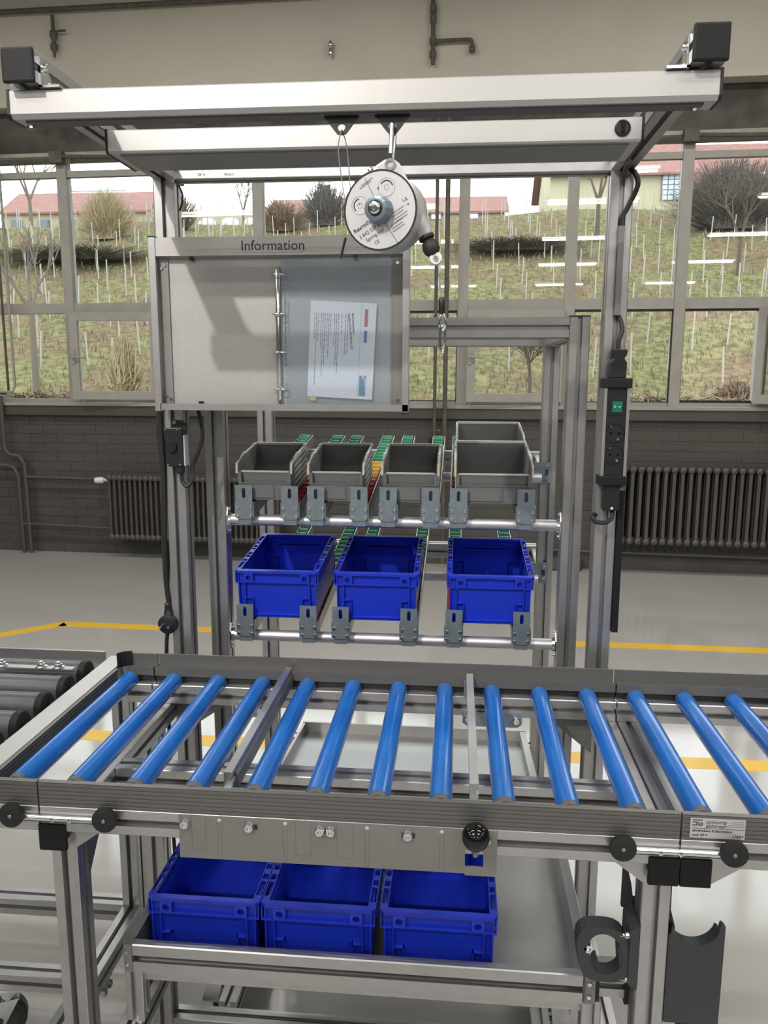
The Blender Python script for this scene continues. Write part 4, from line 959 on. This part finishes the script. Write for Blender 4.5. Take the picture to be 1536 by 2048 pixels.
p0 = klt('blue bin on the lower rack level, leftmost of three', 'blue bins on the flow rack', (.2345, .703, zlow+.001), A)
def kcopy(label, group, loc, tilt):
    c = copy_tree(p0); c.location = Vector(loc)+Vector((0, 0, ZO)); c.rotation_euler = (tilt, 0, 0); c['label'] = label; c['group'] = group; return c
kcopy('blue bin on the lower rack level, middle of three', 'blue bins on the flow rack', (.4735, .703, zlow+.001), A)
kcopy('blue bin on the lower rack level, rightmost of three', 'blue bins on the flow rack', (.7410, .703, zlow+.001), A)
for x, lab_ in ((.224, 'leftmost of three'), (.4295, 'middle of three'), (.6405, 'rightmost of three')):
    kcopy('blue bin in the low steel tray under the conveyor, '+lab_, 'blue bins in the low tray', (x, .113, .4665), 0)
A = math.atan(.13)
def shelf_bin(label, loc, w, d=.20, tilt=A, big=False):
    t = thing('grey_bin', label, 'bin', (0, 0, 0), 'grey open-front bins on the flow rack', dz=0)
    h = .093; hf = .066; k = .0022; W_ = w/2
    b = MB(); b.box(-W_, W_, .0, d, 0, .003)
    ps_ = [(.0, 0), (d, 0), (d, h), (.045, h), (.006, hf+.022), (.0, hf)]
    b.prism(ps_, 'X', -W_, -W_+k); b.prism(ps_, 'X', W_-k, W_)
    b.box(-W_, W_, d-k, d, 0, h); b.box(-W_, W_, .0, k, 0, .040)
    b.box(-W_+.008, W_-.008, .012, .012+k, .036, hf)
    b.box(-W_, -W_+.008, 0, .014, 0, hf); b.box(W_-.008, W_, 0, .014, 0, hf)
    b.build('body', 'bin_grey', t, dz=0)
    e = MB()
    for s in (-1, 1):
        x0, x1 = sorted((s*W_, s*(W_+.0045)))
        e.prism([(.043, h-.004), (d, h-.004), (d, h+.002), (.055, h+.002)], 'X', x0, x1)
        e.prism([(-.001, hf-.002), (.005, hf+.021), (.043, h-.004), (.048, h-.006), (.010, hf+.018), (.004, hf-.002)], 'X', *sorted((s*W_, s*(W_+.004))))
        for y in (.07, .165): e.box(x0-.0005, x1+.0005, y, y+.01, h+.002, h+.0045)
        for i in range(6): e.box(*sorted((s*W_, s*(W_+.002))), .05, d, .012+i*.014, .016+i*.014)
    e.box(-W_, W_, d-k-.001, d+.004, h-.003, h+.0025); e.box(-W_+.006, W_-.006, .010, .016, hf-.002, hf+.0012)
    e.build('edge_lip', 'bin_edge' if big else 'bin_edge', t, dz=0)
    q = MB(); lw = w*.46
    q.box(-W_+.008, -W_+.010, -.0025, 0, .006, .038); q.box(-W_+.008, -W_+.008+lw+.02, -.0025, 0, .006, .008); q.box(-W_+.008+lw+.018, -W_+.008+lw+.02, -.0025, 0, .006, .038)
    q.box(-W_, W_, -.0015, 0, .040, .0425)
    q.build('label_holder', 'bin_grey', t, dz=0)
    t.location = Vector(loc)+Vector((0, 0, ZO)); t.rotation_euler = (tilt, 0, 0)
    return t
zup = ztrack(LV['up'], .703)+.0155
g1 = shelf_bin('small grey open-front bin on the upper rack level, leftmost', (.209, .703, zup), .126)
def gcopy(src, label, x, y):
    c = copy_tree(src); c.location = Vector((x, y, ztrack(LV['up'], y)+.0155+ZO)); c['label'] = label; return c
gcopy(g1, 'small grey open-front bin on the upper rack level, second from left', .379, .703)
gcopy(g1, 'small grey open-front bin on the upper rack level, third from left', .552, .703)
g4 = shelf_bin('wide grey open-front bin at the right end of the upper rack level, in front', (.743, .703, zup), .172, .245, A, True)
gcopy(g4, 'wide grey open-front bin standing behind the other wide bin', .7455, .962)

# ================================================================ ROLLER CONVEYOR SECTIONS
def front_guide(x0, x1, parent):
    pts = [(.010, .8205), (.0, .8205)]
    zz = .8205
    for i in range(6):
        pts += [(.0, zz+.0045), (.0012, zz+.0051), (.0012, zz+.0063), (.0, zz+.0068)]; zz += .0068
    pts += [(.0, .8612), (.010, .8612)]
    MB().prism(pts, 'X', x0, x1).build('front_guide', 'rib_grey', parent)
    MB().profile('X', x0, x1, .0, .7765, .044, .012, .012).build('front_rail', 'alu', parent)
def rear_guide(x0, x1, parent):
    MB().prism([(.500, .866), (.500, .846), (.504, .846), (.504, .862), (.528, .854), (.528, .780), (.533, .780), (.533, .886), (.528, .886), (.528, .858)], 'X', x0, x1).build('rear_guide', 'rib_grey', parent)
    box(x0, x1, .506, .527, .834, .850).build('gap_shade', 'black', parent)  # black strip paints the shade of the gap above the rear rail
    MB().profile('X', x0, x1, .484, .7885, .043, .012, .012).build('rear_rail', 'alu', parent)
roll_me = {}
def roller(x, parent):
    z = .836; r = .0185
    if 'r' not in roll_me:
        o = MB().lathe((0, .040, 0), (0, 1, 0), [(r*.9, 0), (r, .001), (r, .456), (r*.9, .457)], 22).build('roller', 'roller_blue', dz=0, smooth=True); roll_me['r'] = o.data; bpy.data.objects.remove(o)
        o = MB().lathe((0, .0105, 0), (0, 1, 0), [(.006, 0), (.006, .018), (r*.88, .019), (r*.97, .021), (r*.97, .030)], 18).build('roller_end', 'roller_end', dz=0, smooth=True); roll_me['e'] = o.data; bpy.data.objects.remove(o)
        o = MB().lathe((0, .4975, 0), (0, 1, 0), [(r*.97, 0), (r*.97, .005), (.006, .007)], 18).build('roller_end', 'roller_end', dz=0, smooth=True); roll_me['b'] = o.data; bpy.data.objects.remove(o)
    a = bpy.data.objects.new('roller', roll_me['r']); COL.objects.link(a); a.parent = parent; a.location = Vector((x, 0, z+ZO))-parent.location
    for q in 'eb': e = bpy.data.objects.new('roller_end', roll_me[q]); COL.objects.link(e); e.parent = a
RX = [.045+.0995*(i-1) for i in range(0, 17)]
cc = thing('roller_conveyor', 'middle conveyor section with ten blue rollers and a front plate', 'conveyor', (.5, .25, .7765))
front_guide(.0015, .9985, cc); rear_guide(.0015, .9985, cc)
for i in range(1, 11): roller(RX[i], cc)
cl_ = thing('roller_conveyor', 'short left conveyor end section with one blue roller', 'conveyor', (-.06, .25, .7765))
front_guide(-.132, -.0015, cl_); rear_guide(-.060, -.0015, cl_); roller(RX[0], cl_)
MB().box(-.132, -.090, .010, .575, .820, .8605).build('end_rail', 'lamp_alu', cl_, bevel=.001)
m = MB(); pts = [(-.090, .8215)]; zz = .8215
for i in range(5): pts += [(-.082, zz+.001), (-.082, zz+.004), (-.086, zz+.0045), (-.086, zz+.0068)]; zz += .0072
pts += [(-.082, .8590), (-.090, .8590)]
m.prism(pts, 'Y', .012, .50).build('end_guide', 'rib_grey', cl_)
MB().profile('Y', .045, .48, -.130, .7765, .043).build('end_beam', 'alu', cl_)
box(-.085, -.002, .533, .560, .820, .8595).build('corner_plate', 'lamp_alu', cl_)
m = MB(); P_ = [(-.060, .528), (-.072, .525), (-.082, .518), (-.088, .508), (-.085, .506), (-.079, .515), (-.071, .5215), (-.060, .524)]
m.prism(P_, 'Z', .858, .892).build('curved_guide_end', 'black', cl_)
cr = thing('roller_conveyor', 'right removable conveyor section carrying the white rating label', 'conveyor', (1.3, .25, .7765))
front_guide(1.0015, 1.62, cr); rear_guide(1.0015, 1.62, cr)
for i in range(11, 17): roller(RX[i], cr)
prof('Y', .004, .56, 1.0035, .746, .043).build('cross_beam', 'alu', cr)
box(1.002, 1.0485, -.004, .004, .7445, .7905).build('end_cap', 'charcoal_cap', cr, bevel=.003)
MB().prism([(1.0475, .777), (1.105, .777), (1.0475, .738)], 'Y', .012, .018).build('gusset', 'alu', cr)
MB().prism([(1.0035, .746), (1.03, .746), (1.0035, .715)], 'Y', .06, .066).build('gusset', 'alu', cr)
# rating label
lb = MB().box(1.0125, 1.0915, -.0012, .0, .8255, .8565).build('rating_label', 'label_silver', cr)
def lt(s, size, x, z, bold=False): text_mesh(s, size, 'label_print', 'print_black', lb, face_front(x, -.0013, z), bold, .0001)
lt('syskomp', .0085, 1.035, .8490); lt('gehmeyr', .0085, 1.035, .8425); lt('abnehmbare Rollstrecke 6', .0054, 1.0155, .8355, True); lt('nach GP 4', .0054, 1.0155, .8285, True); lt('118/57', .0056, 1.074, .8280, True)
m = MB()
for x0, x1, z0, z1 in ((1.0155, 1.030, .8535, .8548), (1.0155, 1.0225, .8500, .8512), (1.0212, 1.0225, .8465, .8512), (1.0155, 1.0225, .8452, .8465), (1.0240, 1.0253, .8452, .8512), (1.0240, 1.030, .8452, .8465), (1.0288, 1.030, .8452, .8500), (1.0265, 1.030, .8490, .8500), (1.0155, 1.0905, .8408, .8412)): m.box(x0, x1, -.0015, -.0012, z0, z1)
m.build('label_logo', 'print_black', lb)['kind'] = 'stuff'
m = MB()
for k in range(4): m.box(1.073-.003*k, 1.0895, -.0014, -.0012, .8530-.0028*k, .8538-.0028*k)
m.build('label_lines', 'print_grey', lb)['kind'] = 'stuff'
# divider bars between the rollers
for i, x in enumerate((.300, .694)):
    t = thing('divider_bar', 'flat aluminium divider bar across the rollers, %s' % ('left one' if i == 0 else 'right one'), 'divider', (x, .05, .84), 'divider bars on the conveyor')
    MB().prism([(x-.007, .846), (x+.007, .846), (x+.007, .854), (x+.004, .856), (x+.004, .861), (x+.007, .863), (x+.007, .872), (x-.007, .872)], 'Y', .040, .512).build('bar', 'lamp_alu' if i else 'alu', t)
    if i == 0: MB().prism([(x+.007, .835), (x+.011, .835), (x+.011, .858), (x+.007, .862)], 'Y', .06, .50).build('side_rib', 'alu_dark', t)
    MB().prism([(x-.010, .8205), (x+.012, .8205), (x+.012, .838), (x+.006, .848), (x-.006, .848), (x-.010, .838)], 'Y', .012, .040).build('end_bracket', 'zinc', t)
    q = SB(); screw(q, x, .024, .848, .0045, .004, (0, 0, 1)); screw(q, x, .012, .834, .004, .003); q.build('bracket_screw', 'chrome', t)
    box(x-.012, x-.007, .4835, .511, .8315, .862).build('rear_hook', 'zinc', t)
# belt-like bearing bolts under the rear rail
m = MB()
for x0, x1 in ((.205, .245), (.690, .795)):
    m = MB().prism([(x0-.01, .800), (x1+.01, .800), (x1+.01, .775), (x1, .768), (x0, .768), (x0-.01, .775)], 'Y', .478, .4838).build('splice_plate', 'zinc', cc)
    q = SB(); screw(q, x0+.002, .478, .784, .008, .007); screw(q, x1-.002, .478, .784, .008, .007); q.build('splice_bolt', 'chrome', m)

# front plate with slots, screws and ball knob
fp = MB(); a, b_, c, d = .681, .709, .759, .786
fp.box(.2315, a, -.004, -.001, .747, .8195); fp.box(b_, .7295, -.004, -.001, .744, .8195); fp.box(a, b_, -.004, -.001, .744, c); fp.box(a, b_, -.004, -.001, d, .8195)
fpo = fp.build('front_plate', 'sheet_grey', cc)
for x, n_ in ((.242, 1), (.345, 1), (.4565, 1), (.4735, 1), (.593, 1), (.713, 1)):
    q = SB(); screw(q, x, -.004, .806 if x < .7 else .8065, .0085, .007); q.build('dome_bolt', 'chrome', fpo, smooth=True)
for x0, x1 in ((.352, .358), (.462, .469), (.5835, .587), (.599, .604)): box(x0, x1, -.0044, -.0039, .8015, .810).build('slot', 'print_black', fpo)
for x in (.297, .402, .530, .645):
    MB().prism([(x-.003, -.0042), (x+.003, -.0042), (x+.002, -.0052), (x-.002, -.0052)], 'Z', .750, .8135).build('embossed_rib', 'sheet_grey', fpo); MB().lathe((x, -.004, .8135), (0, -1, 0), [(.0035, 0), (.003, .001), (0, .0014)], 12).build('embossed_dimple', 'label_silver', fpo)
m = MB()
for x0, x1 in ((.252, .275), (.418, .443), (.483, .508)):
    m.box(x0, x0+.0007, -.0042, -.004, .762, .8185); m.box(x1-.0007, x1, -.0042, -.004, .762, .8185); m.box(x0, x1, -.0042, -.004, .7615, .7622)
m.build('knockout_line', 'alu_dark', fpo)
kb = thing('lever_knob', 'glossy black ball knob on a lever through the front plate', 'knob', (.695, -.03, .77))
MB().sphere((.696, -.030, .8250), .0212, 28, 16).build('ball', 'black_gloss', kb, smooth=True)
MB().cyl((.696, -.030, .806), (.696, -.012, .786), .0060, n=12).cyl((.696, -.012, .786), (.696, .02, .775), .005, n=10).build('lever', 'chrome', kb)
# locking rods with black knobs at the joints
def lock(label, xa, xb, pins):
    z = .809; t = thing('locking_rod', label, 'locking rod', ((xa+xb)/2, -.012, z), 'locking rods at the conveyor joints')
    MB().cyl((xa+.01, -.0055, z-.006), (xb-.01, -.0055, z-.006), .0050, n=12).build('rod', 'chrome', t, smooth=True)
    for x in (xa, xb):
        k = MB().lathe((x, -.001, z+.001), (0, -1, 0), [(.010, 0), (.0145, .004), (.0145, .006), (.0195, .008), (.0202, .012), (.0195, .017), (.012, .019), (.004, .0182), (.004, .017), (0, .017)], 28).build('knob', 'black_rubber', t, smooth=True)
        MB().lathe((x, -.0190, z+.001), (0, -1, 0), [(.0034, 0), (.0030, .0008), (0, .0010)], 10).build('knob_screw', 'zinc', k)
    for x in pins: MB().lathe((x, -.0105, z-.006), (0, -1, 0), [(.0035, 0), (.0035, .002), (0, .003)], 10).build('pin', 'chrome', t)
lock('locking rod with two black knobs at the left conveyor joint', -.039, .115, (.027, .055))
lock('locking rod with two black knobs at the right conveyor joint', .914, 1.074, (.970, .999))

# ================================================================ LEFT ROLLER TABLE
lt_ = thing('roller_table', 'grey roller table on casters at the left end of the conveyor', 'conveyor', (-.45, .1, -.1))
box(-.90, -.150, .585, .590, .790, .866).build('rear_guard', 'alu', lt_, bevel=.001)
gme = None
for i in range(11):
    y = .517-.0915*i
    if gme is None:
        g_ = MB().lathe((-.90, y, .838), (1, 0, 0), [(.027, 0), (.028, .002), (.028, .735), (.026, .738)], 20).build('roller', 'roller_grey', lt_, smooth=True)
        MB().lathe((-.175, y, .838), (1, 0, 0), [(.0285, 0), (.0288, .002), (.0288, .014), (.024, .018), (.008, .019), (.008, .026)], 18).build('roller_end', 'charcoal_cap', g_, smooth=True); gme = g_
    else:
        c = copy_tree(gme, lt_); c.location = (0, -.0915*i, 0)
MB().profile('Y', -.45, .585, -.180+.0005, .765, .044).build('side_rail', 'alu', lt_)
bp = box(-.34, -.17, .462, .480, .8655, .868).build('tie_plate', 'alu', lt_)
for x in (-.245, -.205, -.335):
    q = MB().lathe((x, .471, .868), (0, 0, 1), [(.013, 0), (.013, .002), (.008, .003), (.008, .008), (.004, .009), (.004, .013), (0, .013)], 14); q.build('bolt', 'chrome', bp)
for x in (-.150, -.86):
    prof('Z', .045, .765, x, .60).build('leg', 'alu', lt_); prof('Y', -.40, .60, x, .155).build('side_beam', 'alu', lt_)
    prof('Z', .045, .765, x, -.44).build('leg', 'alu', lt_)
prof('X', -.815, -.150, .60, .155).build('rear_beam', 'alu', lt_)
prof('X', -.815, -.150, -.44, .155).build('front_beam', 'alu', lt_); prof('X', -.82, -.15, .585, .72).build('rear_rail', 'alu', lt_)
caster(lt_, -.1275, .6225, .045, .0625, R(20)); caster(lt_, -.405, .50, .045, .0625, R(115)); caster(lt_, -.8375, -.4175, .045, .0625); caster(lt_, -.1275, -.4175, .045, .0625)
prof('X', -.815, -.150, .478, .045, .044).build('caster_beam', 'alu', lt_)

# ================================================================ LOW TRAY
tr = thing('low_tray', 'low steel tray in an aluminium frame under the conveyor', 'tray', (.5, .3, .36))
MB().prism([(.062, .478), (.062, .498), (.066, .498), (.066, .490), (.076, .490), (.076, .518), (.066, .518), (.066, .510), (.062, .510), (.062, .529), (.064, .531), (.077, .531), (.079, .529), (.079, .455), (.074, .455), (.074, .478)], 'X', .113, .880).build('front_rail', 'alu', tr)
box(.113, .880, .079, .66, .4620, .4660).build('tray_panel', 'sheet_steel', tr)
for x0, x1, n in ((.104, .130, 0), (.876, .902, 1)):
    xs0, xs1 = (.097, .113) if not n else (.880, .899)
    MB().prism([(xs0, .4565), (xs0, .531), (xs1, .531), (xs1, .4565)], 'Y', .085, .66).build('side_rail', 'alu', tr, bevel=.001)
    xc0, xc1 = (.096, .113) if not n else (.880, .900)
    MB().prism([(xc0+.004, .060), (xc1, .060), (xc1, .085), (xc0, .085), (xc0, .066)], 'Z', .480, .532).build('corner_block', 'alu_dark' if False else 'sheet_grey', tr)
    q = SB(); screw(q, (xc0+xc1)/2, .060, .518, .0045, .003); screw(q, (xc0+xc1)/2, .060, .494, .0045, .003); q.build('corner_screw', 'chrome', tr)
    prof('Z', .38, .482, xc0, .064, .032).build('stub_leg', 'alu', tr); MB().lathe((xc0+.016, .08, .38), (0, 0, -1), [(.012, 0), (.012, .006), (.005, .007), (.005, .016), (.008, .018)], 12).build('stub_bolt', 'chrome', tr)
MB().profile('X', .130, .876, .62, .438, .044).build('rear_rail', 'alu', tr)
prof('X', .908, .950, .075, .482, .044).build('mount_bar', 'alu', tr)
for x in (.902, .950): box(x, x+.007, .072, .122, .474, .532).build('mount_pad', 'black', tr)
# bars that tie the tray to the tall posts
prof('X', .053, .097, .605, .484, .040).build('tie_bar', 'alu', tr); prof('X', .899, .957, .605, .484, .040).build('tie_bar', 'alu', tr)

# ================================================================ TOOL HOLDERS ON THE RIGHT LEG
th = thing('ring_holder', 'dark grey ring-shaped tool holder clamped to the right front leg', 'holder', (.957, .045, .60))
m = MB(); n = 28; out = []; inn = []; cx, cz = .903, .598
for k in range(n):
    a = 2*math.pi*k/n; c_, s_ = math.cos(a), math.sin(a)
    rx, rz = .041, .048
    e = 3.2; q = (abs(c_/rx)**e+abs(s_/rz)**e)**(-1/e); out.append((cx+q*c_-.006*s_, cz+q*s_)); inn.append((cx+.002+.0275*c_-.004*s_, cz+.036*s_+.001))
y0, y1 = .026, .056
v = [(p[0], y0, p[1]) for p in out]+[(p[0], y0, p[1]) for p in inn]+[(p[0], y1, p[1]) for p in out]+[(p[0], y1, p[1]) for p in inn]
f = []
for k in range(n):
    j = (k+1) % n; f += [(k, j, n+j, n+k), (2*n+k, 3*n+k, 3*n+j, 2*n+j), (k, 2*n+k, 2*n+j, j), (n+k, n+j, 3*n+j, 3*n+k)]
m.add(v, f).build('ring_body', 'dark_grey_plastic', th, bevel=.002)
MB().prism([(.930, .560), (.945, .548), (.945, .630), (.940, .628), (.925, .612)], 'Y', .028, .056).build('web', 'dark_grey_plastic', th, bevel=.002)
MB().prism([(.941, .552), (.9565, .540), (.9565, .655), (.941, .646)], 'Y', .022, .082).build('mounting_flange', 'dark_grey_plastic', th, bevel=.003)
for x, y, z, L in ((.935, .030, .634, .012), (.938, .030, .557, .012)): MB().lathe((x+.006, y, z), (-1, -.1, 0), [(.0055, 0), (.0055, .006), (.003, .008), (.003, .014)], 12).build('clamp_bolt', 'chrome', th)
MB().lathe((.879, .034, .607), (0, -1, 0), [(.0072, 0), (.0072, .008), (.004, .008), (.0035, .005), (0, .005)], 6).build('hex_bolt', 'chrome', th)
th2 = thing('cradle_holder', 'dark grey flat cradle holder with a round cut-out beside the right front leg', 'holder', (1.03, .06, .49))
arc = [(1.0445-.0365*math.cos(a), .655-.036*math.sin(a)) for a in [math.pi*k/14 for k in range(15)]]
pts = [(1.003, .480), (1.0885, .480), (1.0885, .655), (1.0825, .660)]+arc[::-1]+[(1.006, .636), (1.003, .64)]
MB().prism(pts, 'Y', .034, .044).build('cradle_front', 'dark_grey_plastic', th2)
bk = MB(); arc2 = [(p[0], p[1]) for p in arc]
bk.prism([(1.003, .480), (1.020, .480), (1.020, .63), (1.012, .66), (1.011, .73), (1.003, .73)], 'Y', .062, .070).build('cradle_back', 'dark_grey_plastic', th2)
MB().prism([(1.010, .480), (1.085, .480), (1.085, .64)]+[(p[0], p[1]-.003) for p in arc[::-1]][1:-1]+[(1.010, .63)], 'Y', .044, .060).build('cradle_core', 'dark_grey_plastic', th2)
MB().prism([(.938, .648), (.950, .648), (.9565, .66), (.952, .69), (.944, .722), (.938, .722)], 'Y', .078, .086).build('cradle_wing', 'dark_grey_plastic', th2)
box(1.03, 1.072, .036, .060, .440, .4805).build('base_block', 'black', th2, bevel=.002)
box(.9445, 1.004, .086, .092, .56, .66).build('clamp_plate', 'dark_grey_plastic', th2)
